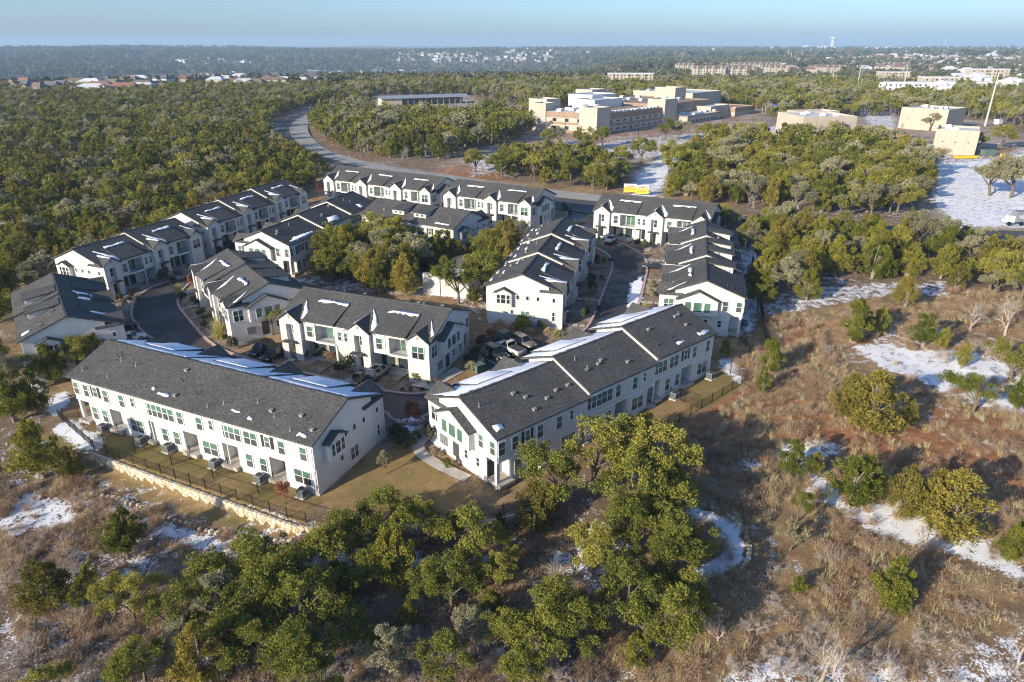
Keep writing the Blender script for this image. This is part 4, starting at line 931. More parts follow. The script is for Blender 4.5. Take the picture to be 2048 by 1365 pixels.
# ------------------------------------------------------------------ trees one can pick out (pixel of the foot, kind, height, width factor, label)
HAND = [
 (82, 942, 'juniper', 8.0, 1.1, 'large dark juniper below the left end of the stone wall'), (139, 940, 'golden', 4.6, 1.1, 'bushy golden juniper just left of the stone retaining wall'),
 (30, 842, 'juniper', 8.0, 1., 'tall juniper at the left photo edge beside the snow patch'), (75, 822, 'juniper', 6.5, 1., 'juniper behind the snow patch left of the front row'), (5, 800, 'greyoak', 7, 1., 'grey oak at the left edge behind the junipers'),
 (110, 765, 'juniper', 6.5, 1.1, 'juniper at the left corner of the front row, nearest the house'), (165, 748, 'oak', 6.5, 1., 'dark oak between the far left row and the front row'), (200, 735, 'juniper', 6., 1., 'green juniper before the end wall of the far left row'), (60, 775, 'oak', 5, 1., 'small oak beside the far left fence'),
 (246, 1094, 'juniper', 6.0, 1.15, 'leaning juniper with a bare lower trunk beside the snowy trail'), (92, 1208, 'golden', 6.2, 1.2, 'wide golden brown juniper near the lower left edge'), (165, 1200, 'juniper', 5.6, .75, 'thin juniper leaning over the snow at lower left'),
 (226, 1210, 'oak', 4.2, .9, 'small round oak right of the leaning thin juniper'), (268, 1228, 'oak', 4.8, 1., 'dull green oak right of the small round oak'), (345, 1262, 'oak', 5.4, 1.1, 'spreading oak left of the lower golden juniper'), (410, 1356, 'golden', 6.6, 1.0, 'tall golden juniper at the bottom left of the oak clump'), (290, 1362, 'oak', 5.6, .9, 'pale oak at the bottom edge left of the golden juniper'),
 (420, 1180, 'oak', 5.8, 1., 'upper left oak of the clump below the stone wall'), (500, 1250, 'oak', 6.6, 1.1, 'crooked oak with visible limbs over snow'), (520, 1150, 'oak', 6.4, 1.05, 'oak right under the corner of the stone wall'), (575, 1195, 'oak', 6.6, 1.1, 'dense oak right of the crooked oak'), (455, 1215, 'greyoak', 5.2, 1., 'greyish oak inside the clump below the wall'),
 (600, 1262, 'oak', 7., 1.1, 'large bushy oak at the centre of the lower left clump'), (612, 1352, 'oak', 6., 1.05, 'yellow green oak at the bottom edge left of the snow'), (560, 1330, 'greyoak', 4.6, 1., 'small grey oak at the bottom edge among snow'), (650, 1400, 'oak', 5., 1.1, 'oak cut by the bottom edge of the photo'), (107, 1405, 'oak', 4.2, 1., 'oak top showing at the lower left edge'),
 (664, 1125, 'oak', 6.2, 1.05, 'oak standing before the wall corner and iron fence'), (700, 1100, 'oak', 6.4, .95, 'oak leaning towards the lawn between the two front rows'), (752, 1080, 'oak', 7., .9, 'tallest oak at the lower edge of the lawn'), (798, 1142, 'juniper', 8.0, .85, 'tall narrow juniper in front of the iron fence'), (862, 1075, 'oak', 5.8, .85, 'bright oak in front of the fence gap'), (905, 1078, 'oak', 5.4, .7, 'slim oak left of the curved trunk'),
 (956, 1105, 'oak', 7.2, .95, 'oak with a dark curved trunk near the short stone wall'), (905, 1202, 'oak', 5.4, 1.15, 'broad oak standing alone above brown brush'), (675, 1165, 'juniper', 4.2, .9, 'small juniper below the wall corner oak'), (818, 1240, 'juniper', 3.4, .9, 'small dark juniper amid grey bare shrubs'), (745, 1290, 'juniper', 3.6, .9, 'little yellow green juniper near the bottom centre'), (700, 1200, 'oak', 4.0, .9, 'low oak among the bare shrubs'),
 (1070, 1045, 'golden', 6.6, 1.1, 'golden juniper beside the porch column of the right front row'), (1000, 1060, 'juniper', 3.8, .8, 'thin juniper at the end of the iron fence'),
 (1120, 1030, 'oak', 7.6, 1.1, 'left oak of the big clump beside the right front row'), (1190, 985, 'oak', 8.6, 1.15, 'big pale oak close to the rear wall of the right front row'), (1250, 1040, 'oak', 8.2, 1.1, 'middle oak of the big clump'), (1322, 975, 'oak', 8.6, 1.1, 'tall oak at the top of the big clump by the patio fence'), (1345, 1040, 'oak', 8., 1.1, 'right hand oak of the big clump above the snowy loop'), (1290, 905, 'golden', 6., .8, 'golden oak crown at the top of the big clump'), (1300, 1075, 'oak', 7., 1., 'lower oak of the big clump'),
 (1243, 1108, 'oak', 7., .95, 'oak with a pale straight trunk inside the loop'), (1172, 1108, 'juniper', 4.4, .9, 'dark juniper between the bare tree and the pale trunk'), (1215, 1150, 'oak', 6.6, .9, 'oak left of the pale trunk'), (1350, 1140, 'oak', 6.4, 1.2, 'wide low oak inside the snowy loop'), (1245, 1250, 'oak', 7., 1., 'oak with a pale limb below the loop'), (1310, 1310, 'oak', 6.8, 1., 'lowest oak of the centre right clump'), (1180, 1300, 'oak', 5.6, .95, 'oak left of the pale limb'), (1365, 1240, 'oak', 5.6, .95, 'dark oak right of the pale limb'), (1100, 1310, 'oak', 6.2, 1.1, 'dark round oak at bottom centre'), (1050, 1370, 'oak', 4.5, 1.1, 'low oak beside the snowy strip at the bottom'), (1270, 1330, 'juniper', 4, 1., 'juniper under the lowest oak'),
 (1739, 862, 'golden', 8.6, 1.35, 'largest golden juniper in the field with several trunks'), (1693, 838, 'golden', 6.8, 1.1, 'golden juniper at the left of the largest one'), (1812, 852, 'golden', 4.2, .8, 'small golden juniper right of the largest one'),
 (1578, 952, 'juniper', 5.2, 1.0, 'yellow green juniper beside the tyre tracks in snow'), (1625, 950, 'juniper', 3.2, 1., 'low juniper right of the tyre tracks'), (1698, 1012, 'juniper', 6.6, 1.25, 'broad green juniper in the middle of the field'), (1740, 1000, 'juniper', 5.2, .9, 'dark juniper behind the broad green one'), (1792, 1026, 'golden', 6.6, .9, 'leaning golden juniper over the snow'), (1896, 1074, 'golden', 8.2, 1.25, 'big golden juniper beside the diagonal snow strip'), (1860, 1035, 'golden', 6.2, 1., 'golden juniper just behind the big one'), (2013, 1124, 'juniper', 4.6, .85, 'slender juniper on the diagonal snow strip'), (2046, 1110, 'juniper', 5.2, .9, 'juniper cut by the right edge'),
 (1778, 1216, 'juniper', 6.4, .95, 'lone bright green juniper in the dry grass'), (1790, 1228, 'juniper', 3.6, .8, 'lower bush at the foot of the lone juniper'), (1597, 1186, 'juniper', 2.0, 1.2, 'little round juniper bush in the brown grass'), (1594, 1043, 'oak', 3.6, .7, 'young green tree above the dry slope'), (1580, 1100, 'greyoak', 3.4, .8, 'pale young tree in straw grass'), (1862, 1120, 'shr', 1.4, 1.2, ''),
 (1536, 742, 'juniper', 5.6, 1.05, 'round bright juniper right of the corner house'), (1524, 790, 'juniper', 4.4, .75, 'narrow bright juniper below the round one'), (1706, 682, 'juniper', 7.6, 1.1, 'open juniper with pale trunks in the upper field'), (1755, 668, 'juniper', 5, .9, 'dark juniper right of the pale trunks'), (1808, 615, 'golden', 6.2, 1.05, 'round golden juniper in the upper field'), (1846, 694, 'juniper', 6., 1.05, 'sparse juniper above the large snow patch'), (1880, 700, 'juniper', 4.4, .7, 'thin juniper right of the sparse one'), (1612, 603, 'juniper', 6.6, 1., 'juniper at the near edge of the right wood'), (1944, 824, 'oak', 5.6, 1.15, 'flat topped oak on the red soil bank'), (1922, 735, 'juniper', 4, .8, 'small juniper in the large snow patch'), (2020, 760, 'oak', 7., 1.2, 'large oak at the right edge by the snow'), (2030, 820, 'juniper', 6, 1., 'juniper at the right edge under the large oak'), (1395, 700, 'oak', 3.8, .8, 'small tree on a snowy mulch ring'), (1448, 712, 'juniper', 3.0, .9, 'little evergreen beside the patio fence'),
 (475, 672, 'straw', 1, 1, ''), (1500, 700, 'x', 1, 1, ''),
 (545, 668, 'oak', 6.4, .75, 'round street tree before the end wall of the bend row'), (773, 948, 'greyoak', 3.2, .6, 'young tree in a mulch ring on the lawn'), (828, 868, 'rust', 5.4, .75, 'tree with rust red leaves between the front rows'), (1043, 452, 'rust', 5., .7, 'rust leaved tree beside the white pickup'), (385, 580, 'rust', 3.6, .7, 'orange leaved shrub tree at the road bend'), (640, 395, 'rust', 4.6, .9, 'rust brown tree behind the road rows'),
 (1440, 468, 'oak', 7., 1., 'oak at the end of the street end row'), (1462, 470, 'greyoak', 6.4, 1., 'grey oak behind the repeated dormers'),
 (950, 345, 'oak', 8., 1.3, 'broad oak on the verge behind the rear row'), (1160, 300, 'oak', 9., 1.0, 'tree in front of the school near the corner tower'), (1182, 302, 'oak', 9.5, .9, 'tall tree in front of the school corner'), (1205, 293, 'oak', 8.5, 1., 'tree right of the school corner'), (1120, 290, 'greyoak', 8., 1., 'bare looking tree before the school left wing'), (1100, 292, 'oak', 7., 1., 'oak before the left school wing'), (1280, 325, 'oak', 9., 1.3, 'left oak on the snowy parking island'), (1335, 330, 'oak', 9., 1.3, 'right oak on the snowy parking island'), (1330, 280, 'oak', 9.5, 1.15, 'left oak before the middle of the school'), (1355, 282, 'greyoak', 9, 1., 'right oak before the middle of the school'), (1410, 282, 'oak', 8., 1.2, 'oak before the low school wing'), (1450, 280, 'oak', 8., 1.1, 'oak right of the low school wing'), (1470, 318, 'greyoak', 10., 1.2, 'large grey oak above the right wood'), (1980, 392, 'greyoak', 11., 1.1, 'left oak beside the snow field'), (2022, 396, 'greyoak', 12., 1.2, 'right oak beside the snow field'), (1680, 285, 'greyoak', 9., 1.1, 'grey oak before the wide beige box building'), (1858, 262, 'greyoak', 9., 1.2, 'spreading oak between the beige box buildings'), (2000, 300, 'oak', 10., 1.2, 'oak right of the nearest beige box building'), (1950, 305, 'oak', 8., 1.2, 'dark oak behind the beige box corner'),
 (1103, 1180, 'bare', 8.5, 1.25, 'large pale bare tree before the right front row'), (77, 1320, 'bare', 7., 1.1, 'leaning bare tree at lower left'), (1636, 1368, 'bare', 8., 1.1, 'large bare tree at the bottom right'), (2028, 1345, 'bare', 8., .8, 'bare tree at the bottom right corner'), (1436, 1286, 'bare', 5.2, .8, 'pale bare sapling in straw grass'), (1494, 1168, 'bare', 3.4, .8, 'small white bare tree below the loop'), (1495, 1018, 'bare', 3.2, .8, 'small bare tree above the loop'), (1838, 1094, 'bare', 5.8, .9, 'bare tree before the big golden juniper'), (1545, 700, 'bare', 3.0, .7, 'tiny bare tree behind the round juniper'), (1485, 800, 'bare', 3.2, .7, 'bare sapling right of the patio fence'), (570, 1010, 'rust', 3.6, .9, 'thin tree with orange leaves in the last patio yard'), (1940, 660, 'bare', 8., 1.2, 'left grey bare tree at the right wood edge'), (2010, 670, 'bare', 9., 1.3, 'right grey bare tree at the right wood edge'), (65, 640, 'bare', 6., .9, 'white bare tree behind the far left row'), (255, 1115, 'bare', 4., 1., 'bare tree behind the leaning juniper'), (120, 1075, 'bare', 4.4, 1.2, 'grey bare tree above the left snow'), (390, 1200, 'bare', 4.4, 1., 'dark bare tree at the edge of the oak clump'), (860, 1140, 'bare', 3.6, 1., 'bare tree between the lone oak and the juniper'),
]
for (px, py, kd, H, wd, lb) in HAND:
    if not lb: continue
    x, y = at(px, py); ln = None
    if 'leaning' in lb: ln = (random.uniform(-.15, -.05), -.22)
    plant(kd, x, y, H, lb, None, wd, lean=ln)
BSH = [(679, 1262, 3.2), (735, 1240, 3.0), (640, 1250, 3.0), (798, 1290, 3.4), (850, 1270, 3.), (931, 1330, 3.8), (955, 1280, 3.2), (885, 1310, 3.), (1095, 1345, 3.6), (1020, 1330, 2.6), (1500, 1255, 2.8), (1540, 1220, 2.6), (1560, 1330, 3.2), (1480, 1340, 3.), (1700, 1340, 3.), (1760, 1350, 3.4), (1640, 1270, 2.4), (1890, 1355, 3.), (60, 1080, 3.), (20, 1150, 3.), (140, 1110, 3.2), (200, 1140, 2.6), (330, 1140, 2.8), (250, 1180, 2.6), (30, 1290, 3.4), (150, 1290, 3.), (200, 1330, 3.), (1385, 1230, 2.8), (1420, 1200, 2.4), (1550, 1150, 2.2), (1660, 1130, 2.2), (1880, 720, 3.4), (1960, 705, 3.6), (1650, 700, 2.2), (780, 1200, 3.), (620, 1180, 2.4), (840, 1350, 3.), (760, 1350, 2.8)]
rb_ = random.Random(5)
BSH += [(rb_.uniform(480, 1120), rb_.uniform(1160, 1365), rb_.uniform(2., 3.2)) for _ in range(26)] + [(rb_.uniform(0, 330), rb_.uniform(1060, 1365), rb_.uniform(1.8, 3.)) for _ in range(16)] + [(rb_.uniform(1400, 2040), rb_.uniform(1150, 1365), rb_.uniform(1.4, 2.6)) for _ in range(16)]
for (px, py, H) in BSH:
    x, y = at(px, py); plant('bareshrub', x, y, H, 'grey leafless shrub in the brown brush of the foreground slope', 'leafless shrubs of the foreground', 1.15)

for (px, py, kd, H) in ((700, 1285, 'oak', 4.6), (780, 1330, 'greyoak', 4.2), (870, 1360, 'oak', 4.4), (980, 1220, 'juniper', 3.6), (1010, 1290, 'oak', 4.6), (930, 1250, 'greyoak', 3.8), (520, 1310, 'oak', 5.2), (470, 1290, 'oak', 5.4), (350, 1330, 'greyoak', 4.4), (730, 1170, 'oak', 5.0), (850, 1180, 'oak', 4.6), (1000, 1150, 'oak', 4.8), (1140, 1230, 'oak', 5.4), (1300, 1190, 'oak', 6.0)):
    x, y = at(px, py); plant(kd, x, y, H, 'low young evergreen filling the gaps of the foreground brush', 'low trees of the foreground brush', 1.1)

# ------------------------------------------------------------------ woods: places of all other trees
ROADPOLY = [np.vstack([ASPH_OUT, CONC_IN[::-1]]) if False else np.vstack([ASPH_OUT, ASPH_IN[::-1]]), np.vstack([ASPH_IN[:nC], CONC_IN[::-1]])]
def offroad(X, Y):
    ok = np.ones(len(X), bool)
    for P in ROADPOLY: ok &= ~inpoly(P, X, Y); ok &= segdist(P, X, Y) > 3.0
    for P in CLEAR: ok &= ~inpoly(P, X, Y)
    near_ = Y < 260
    for P in list(FOOT.values()): ok &= ~(near_ & (inpoly(P, X, Y) | (segdist(P, X, Y, True) < 2.2)))
    ok &= ~(near_ & inpoly(DRIVE, X, Y))
    return ok
def scatter(P, sp, jit=.75):
    x0, y0 = P.min(0); x1, y1 = P.max(0)
    gx, gy = np.meshgrid(np.arange(x0, x1, sp), np.arange(y0, y1, sp)); gx = gx.ravel() + RNG.uniform(-.5, .5, gx.size) * sp * jit; gy = gy.ravel() + RNG.uniform(-.5, .5, gy.size) * sp * jit
    k = inpoly(P, gx, gy); return gx[k], gy[k]
ZONES = [  # polygon, spacing, height, mix (juniper, golden, oak, greyoak, bare), phrase
 (poly((-320, 660), (-20, 640), (20, 600), (112, 582), (215, 545), (312, 508), (335, 498), (440, 458), (535, 422), (600, 395), (640, 365), (668, 340), (690, 350), (640, 335), (592, 312), (548, 288), (530, 258), (556, 234), (606, 216), (655, 203), (700, 195), (700, 176), (-320, 176)), 4.9, 6.2, (.40, .18, .20, .17, .05), 'in the left forest'),
 (poly((640, 232), (700, 218), (742, 222), (752, 238), (945, 240), (960, 222), (1060, 240), (1085, 265), (1075, 285), (1000, 292), (940, 300), (900, 318), (800, 322), (730, 314), (680, 300), (648, 280), (628, 256)), 5.6, 8., (.30, .05, .33, .27, .05), 'in the wood inside the road curve'),
 (poly((1003, 358), (1010, 330), (1080, 308), (1180, 314), (1250, 328), (1258, 348), (1238, 380), (1180, 382), (1100, 374)), 5.2, 7.5, (.45, .1, .30, .1, .05), 'in the wood behind the rear rows'),
 (poly((1335, 398), (1328, 352), (1380, 322), (1440, 290), (1560, 290), (1700, 287), (1790, 302), (1850, 342), (1862, 400), (1835, 432), (1700, 436), (1560, 426), (1450, 414)), 5.2, 7.5, (.42, .2, .2, .14, .04), 'in the wood left of the snow field'),
 (poly((1492, 490), (1530, 468), (1700, 474), (1880, 482), (2120, 495), (2120, 600), (1960, 610), (1890, 575), (1700, 562), (1590, 580), (1540, 625), (1515, 590), (1500, 530)), 4.8, 6.8, (.36, .2, .22, .18, .04), 'in the right wood'),
 (poly((548, 530), (590, 505), (660, 480), (722, 478), (770, 492), (900, 520), (985, 498), (1040, 485), (1052, 520), (1000, 600), (955, 655), (945, 620), (900, 610), (655, 570), (600, 560)), 3.1, 7.4, (.45, .2, .18, .12, .05), 'in the grove between the townhouse rows'),
 (poly((700, 206), (760, 196), (940, 192), (1060, 222), (1180, 212), (1420, 214), (1560, 240), (1700, 236), (1790, 232), (1990, 240), (2120, 290), (2120, 168), (700, 168)), 7.0, 8., (.30, .05, .33, .27, .05), 'in the woods behind the school'),
 (poly((-40, 600), (20, 590), (40, 700), (30, 760), (0, 800), (-60, 820)), 5., 5.5, (.45, .1, .2, .1, .15), 'at the left edge beside the far left row'),
 (poly((1510, 470), (1560, 452), (1620, 460), (1560, 520), (1520, 640), (1505, 620)), 4.6, 6.5, (.5, .2, .2, .1, 0), 'behind the repeated dormers')]
KN = ('juniper', 'golden', 'oak', 'greyoak', 'bare'); KL = {'juniper': 'olive green juniper', 'golden': 'golden brown juniper', 'oak': 'dull green oak', 'greyoak': 'pale grey green oak', 'bare': 'leafless grey tree'}
cand = []
CLUB = at(913, 578)
HANDXY = np.array([at(h[0], h[1]) for h in HAND])
for (P, sp, H, mix, ph) in ZONES:
    X, Y = scatter(P, sp); ok = offroad(X, Y); ok &= np.hypot(X - CLUB[0], Y - CLUB[1] - 2) > 9
    X, Y = X[ok], Y[ok]
    nz = fbm(X / 60., Y / 60., 41, 3)
    for x, y, q in zip(X, Y, nz):
        m_ = np.array(mix, float); m_[2:4] *= np.clip(1 + 3 * (q - .5), .2, 2.4); m_[1] *= np.clip(1 - 3 * (q - .5), .2, 2.4); m_ /= m_.sum()
        k = KN[int(RNG.choice(5, p=m_))]; h = H * RNG.uniform(.55, 1.32)
        cand.append((x, y, k, h, ph))
cand = [c for c in cand if (np.hypot(HANDXY[:, 0] - c[0], HANDXY[:, 1] - c[1]).min() > 2.2)]
def onscreen(x, y, h):
    a, b_ = pix(x, y, tzf(x, y) + h * .6); return -40 < a < 2088 and b_ < 1400
cand.sort(key=lambda c: -c[3] / math.hypot(c[0], c[1], CAM_H))
vis = [c for c in cand if c[1] > 30 and onscreen(c[0], c[1], c[3])]
NIND = 300
for (x, y, k, h, ph) in vis[:NIND]:
    plant(k, x, y, h, '%s standing %s' % (KL[k], ph), 'trees ' + ph + ' (' + KL[k] + ')', random.uniform(.92, 1.2))
rest = vis[NIND:]
FB2 = ((1755, 182, 150), (1940, 164, 62), (1762, 156, 68), (1950, 182, 24), (1217, 160, 96))
def blocks(c):
    a, b_ = pix(c[0], c[1], tzf(c[0], c[1])); return any(bx - 4 < a < bx + bw + 4 and by - 6 < b_ < by + 16 for bx, by, bw in FB2)
rest = [c for c in rest if not (c[1] > 350 and blocks(c))]

# the remaining woods: one mass, real trees instanced on points
FARK = []
def farobj(k, cm):
    c, t = cm; bm = bmesh.new(); tm = t.mesh('t', ['bark_pale' if k in ('juniper', 'golden') else 'bark']); me = c
    # join trunk into the crown mesh
    a = np.zeros(len(c.vertices) * 3, np.float32); c.vertices.foreach_get('co', a); b_ = np.zeros(len(tm.vertices) * 3, np.float32); tm.vertices.foreach_get('co', b_)
    fc = [tuple(p.vertices) for p in c.polygons]; nv = len(c.vertices); ft = [tuple(nv + i for i in p.vertices) for p in tm.polygons]
    ti = np.zeros(nv, np.float32); c.attributes['tint'].data.foreach_get('value', ti)
    me = bpy.data.meshes.new('far_tree'); me.from_pydata(np.vstack([a.reshape(-1, 3), b_.reshape(-1, 3)]).tolist(), [], fc + ft)
    me.materials.append(c.materials[0]); me.materials.append(tm.materials[0]); me.polygons.foreach_set('material_index', [0] * len(fc) + [1] * len(ft))
    at_ = me.attributes.new('tint', 'FLOAT', 'POINT'); at_.data.foreach_set('value', np.concatenate([ti, np.zeros(len(tm.vertices), np.float32)]))
    o = bpy.data.objects.new('far_tree', me); FARK.append(k); return o
FAR = [farobj('juniper', juniper(500 + i, 1, 'juniper_leaf')) for i in range(4)] + [farobj('golden', juniper(520 + i, 1, 'juniper_gold')) for i in range(3)] + [farobj('oak', oak(540 + i, 1, 'oak_leaf')) for i in range(4)] + [farobj('greyoak', oak(560 + i, 1, 'oak_grey')) for i in range(3)]
o = bpy.data.objects.new('far_tree', TREE['bare'][0][1]); FAR.append(o); FARK.append('bare')
VLOW = [farobj('lj', juniper(600 + i, 2, 'far_leaf')) for i in range(2)] + [farobj('lo', oak(620 + i, 2, 'far_leaf')) for i in range(2)] + [farobj('lg', oak(640, 2, 'far_grey'))]
ALLFAR = FAR + VLOW
def gn_scatter(name, objs, pts, var, scl, rot, label, cat, squash=None):
    me = bpy.data.meshes.new(name); me.from_pydata([tuple(p) for p in pts], [], [])
    for nm, ty, ar in (('variant', 'INT', var), ('scl', 'FLOAT', scl), ('rotz', 'FLOAT', rot)):
        a = me.attributes.new(nm, ty, 'POINT'); a.data.foreach_set('value', np.asarray(ar, np.int32 if ty == 'INT' else np.float32))
    ob = link(name, me)
    g = bpy.data.node_groups.new(name, 'GeometryNodeTree'); g.interface.new_socket('Geometry', in_out='INPUT', socket_type='NodeSocketGeometry'); g.interface.new_socket('Geometry', in_out='OUTPUT', socket_type='NodeSocketGeometry')
    N = g.nodes; Lk = g.links; gi = N.new('NodeGroupInput'); go = N.new('NodeGroupOutput'); jn = N.new('GeometryNodeJoinGeometry')
    def na(nm, ty): q = N.new('GeometryNodeInputNamedAttribute'); q.data_type = ty; q.inputs[0].default_value = nm; return q.outputs[0]
    vr = na('variant', 'INT'); sl = na('scl', 'FLOAT'); rz = na('rotz', 'FLOAT'); cb = N.new('ShaderNodeCombineXYZ'); Lk.new(rz, cb.inputs[2])
    for i, so in enumerate(objs):
        ip = N.new('GeometryNodeInstanceOnPoints'); oi = N.new('GeometryNodeObjectInfo'); oi.inputs[0].default_value = so; oi.inputs['As Instance'].default_value = True
        cp = N.new('FunctionNodeCompare'); cp.data_type = 'INT'; cp.operation = 'EQUAL'; Lk.new(vr, cp.inputs[2]); cp.inputs[3].default_value = i
        Lk.new(gi.outputs[0], ip.inputs['Points']); Lk.new(cp.outputs[0], ip.inputs['Selection']); Lk.new(oi.outputs['Geometry'], ip.inputs['Instance'])
        Lk.new(sl, ip.inputs['Scale']); Lk.new(cb.outputs[0], ip.inputs['Rotation']); Lk.new(ip.outputs[0], jn.inputs[0])
    Lk.new(jn.outputs[0], go.inputs[0])
    md = ob.modifiers.new('scatter', 'NODES'); md.node_group = g
    return tag(ob, label, cat, kind='stuff')
X = np.array([c[0] for c in rest]); Y = np.array([c[1] for c in rest]); Z = tz(X, Y) - .1
kinds = np.array([c[2] for c in rest]); hh = np.array([c[3] for c in rest])
var = np.zeros(len(rest), int)
for k in set(kinds):
    ids = [i for i, q in enumerate(FARK) if q == k]; sel = kinds == k; var[sel] = RNG.choice(ids, sel.sum())
scl = hh / np.array([BASEH[k] for k in kinds]) * RNG.uniform(.95, 1.15, len(rest))
gn_scatter('woodland', ALLFAR, np.stack([X, Y, Z], 1), var, scl, RNG.uniform(0, 6.28, len(rest)), 'dense juniper and oak woodland spreading to the middle distance', 'woodland')
def atf(px, py):
    """ground point far away: march along the ray to the real terrain"""
    d = gray(px, py); t = np.geomspace(60, 14000, 6000); x, y, z = d[0] * t, d[1] * t, CAM_H + d[2] * t
    hit = np.nonzero(z < tz_plain(x, y))[0]; k = hit[0] if len(hit) else 5999
    return float(x[k]), float(y[k])
FARB = [(1243, 141, 110), (1352, 140, 42), (1387, 150, 54), (1444, 150, 58), (1462, 138, 110), (1532, 147, 50), (1625, 146, 60), (1762, 138, 58), (1217, 160, 96), (1940, 164, 62), (1762, 156, 68), (1755, 182, 150), (1950, 182, 24)]
HBOX = [(0, 163, 330, 192), (330, 150, 640, 178), (600, 146, 830, 160), (330, 121, 510, 128), (780, 108, 1100, 124), (1000, 100, 1560, 112), (1590, 106, 1700, 124), (1720, 114, 1835, 124), (1780, 98, 2048, 118), (1560, 96, 1800, 104), (1850, 120, 2048, 134)]
# far woods, thinner where the suburbs lie
P3 = []
for (r0, r1, sp, sc_) in ((620, 1250, 9.5, 1.35), (1250, 2400, 16, 2.1), (2400, 5200, 34, 3.6)):
    n_ = int((r1 * r1 - r0 * r0) * .80 / (sp * sp)); r = np.sqrt(RNG.uniform(r0 * r0, r1 * r1, n_)); a = RNG.uniform(-.72, .72, n_)
    x = r * np.sin(a); y = r * np.cos(a); ok = np.ones(n_, bool)
    pxx = 1024 + FOC * x / (y * math.cos(PITCH)); city = np.clip((pxx - 1350) / 500, 0, 1)
    ok &= RNG.random(n_) > city * .5 * (r > 900)
    inz = np.zeros(n_, bool)
    for Zn in ZONES[:7]: inz |= inpoly(Zn[0], x, y)
    for P in CLEAR: inz |= inpoly(P, x, y)
    ok &= ~inz
    for (bx, by, bw) in FARB:
        bxw, byw = atf(bx + bw / 2, by); rb = math.hypot(bxw, byw); ok &= ~((pxx > bx - 6) & (pxx < bx + bw + 6) & (r > rb * .74) & (r < rb + 25))
    for (x0_, y0_, x1_, y1_) in HBOX:
        ra = math.hypot(*atf((x0_ + x1_) / 2, y1_)); rc = math.hypot(*atf((x0_ + x1_) / 2, y0_)); ok &= ~((pxx > x0_) & (pxx < x1_) & (r > ra * .86) & (r < rc) & (RNG.random(n_) < .55))
    P3.append(np.stack([x[ok], y[ok], np.full(ok.sum(), sc_)], 1))
P3 = np.vstack(P3); zz = tz_plain(P3[:, 0], P3[:, 1]) - .4
gn_scatter('distant_woodland', VLOW, np.stack([P3[:, 0], P3[:, 1], zz], 1), RNG.choice(5, len(P3), p=[.28, .27, .17, .13, .15]), P3[:, 2] * RNG.uniform(.75, 1.25, len(P3)), RNG.uniform(0, 6.28, len(P3)), 'hazy woods covering the far hills to the horizon', 'woodland')
# undergrowth of the foreground and the field
TUFT = [bpy.data.objects.new('tuft', tuft(700 + i, 'straw')) for i in range(3)] + [bpy.data.objects.new('brush', brush(720 + i)) for i in range(3)] + [bpy.data.objects.new('tuft', tuft(740, 'brush_brown', 40, .6, .4))]
FG = np.vstack([LOWPOLY]); 
xs, ys2, vv, ss = [], [], [], []
for P, sp, wt in ((FIELD, .62, (.17, .17, .17, .11, .11, .11, .16)), (LOWPOLY, .54, (.06, .06, .06, .22, .22, .22, .16))):
    X, Y = scatter(P, sp, 1.0); ok = (Y < 150) & (np.abs(X) < Y * .8 + 8) & ~inpoly(DRIVE, X, Y)
    for F_ in FOOT.values(): ok &= ~inpoly(F_, X, Y)
    X, Y = X[ok], Y[ok]
    # nearest ground-grid masks
    def samp(arr):
        j = np.clip(np.searchsorted(ys, Y), 0, nr - 1); i = np.clip(((X / W[j] + 1) / 2 * (nc - 1)).round().astype(int), 0, nc - 1); return arr.reshape(nr, nc)[j, i]
    s_ = samp(snow); d_ = fbm(X / 4., Y / 4., 61, 3) + .35 * (fbm(X / 18., Y / 18., 62, 2) - .5)
    ok = (RNG.random(len(X)) < np.clip((d_ - .34) * 3.2, 0.05, 1)) & (RNG.random(len(X)) > s_ * .95) & (samp(lawn) < .3) & (RNG.random(len(X)) > samp(soil) * .7)
    X, Y = X[ok], Y[ok]; p_ = np.array(wt) / sum(wt)
    xs.append(X); ys2.append(Y); vv.append(RNG.choice(7, len(X), p=p_)); ss.append(RNG.uniform(.55, 1.25, len(X)))
X, Y = np.concatenate(xs), np.concatenate(ys2)
jj = np.clip(np.searchsorted(ys, Y), 0, nr - 1)
gn_scatter('dry_grass', TUFT, np.stack([X, Y, tz(X, Y) - .05], 1), np.concatenate(vv), np.concatenate(ss), RNG.uniform(0, 6.28, len(X)), 'dry straw grass and brown brush covering the field and slope', 'grass')
print('POINTS', len(cand), len(vis), len(rest), len(P3), len(X))
# ------------------------------------------------------------------ stone walls, fences, rocks
def stone_mesh(seed, mat):
    r = random.Random(seed); bm = bmesh.new(); bmesh.ops.create_cube(bm, size=1.0)
    bmesh.ops.bevel(bm, geom=bm.edges[:], offset=.12, segments=1, affect='EDGES')
    for v in bm.verts: v.co += Vector((r.uniform(-.05, .05), r.uniform(-.06, .06), r.uniform(-.05, .05)))
    me = bpy.data.meshes.new('stone'); bm.to_mesh(me); bm.free(); me.materials.append(M[mat]); return me
STONES = [stone_mesh(i, ('limestone', 'limestone_pale', 'limestone_grey')[i % 3]) for i in range(9)]
def walk(P, step):
    P = np.asarray(P); L = np.concatenate([[0], np.cumsum(np.hypot(*np.diff(P, axis=0).T))]); q = np.arange(0, L[-1], step)
    x = np.interp(q, L, P[:, 0]); y = np.interp(q, L, P[:, 1]); t = np.gradient(np.stack([x, y], 1), axis=0); return x, y, np.arctan2(t[:, 1], t[:, 0]), L[-1]
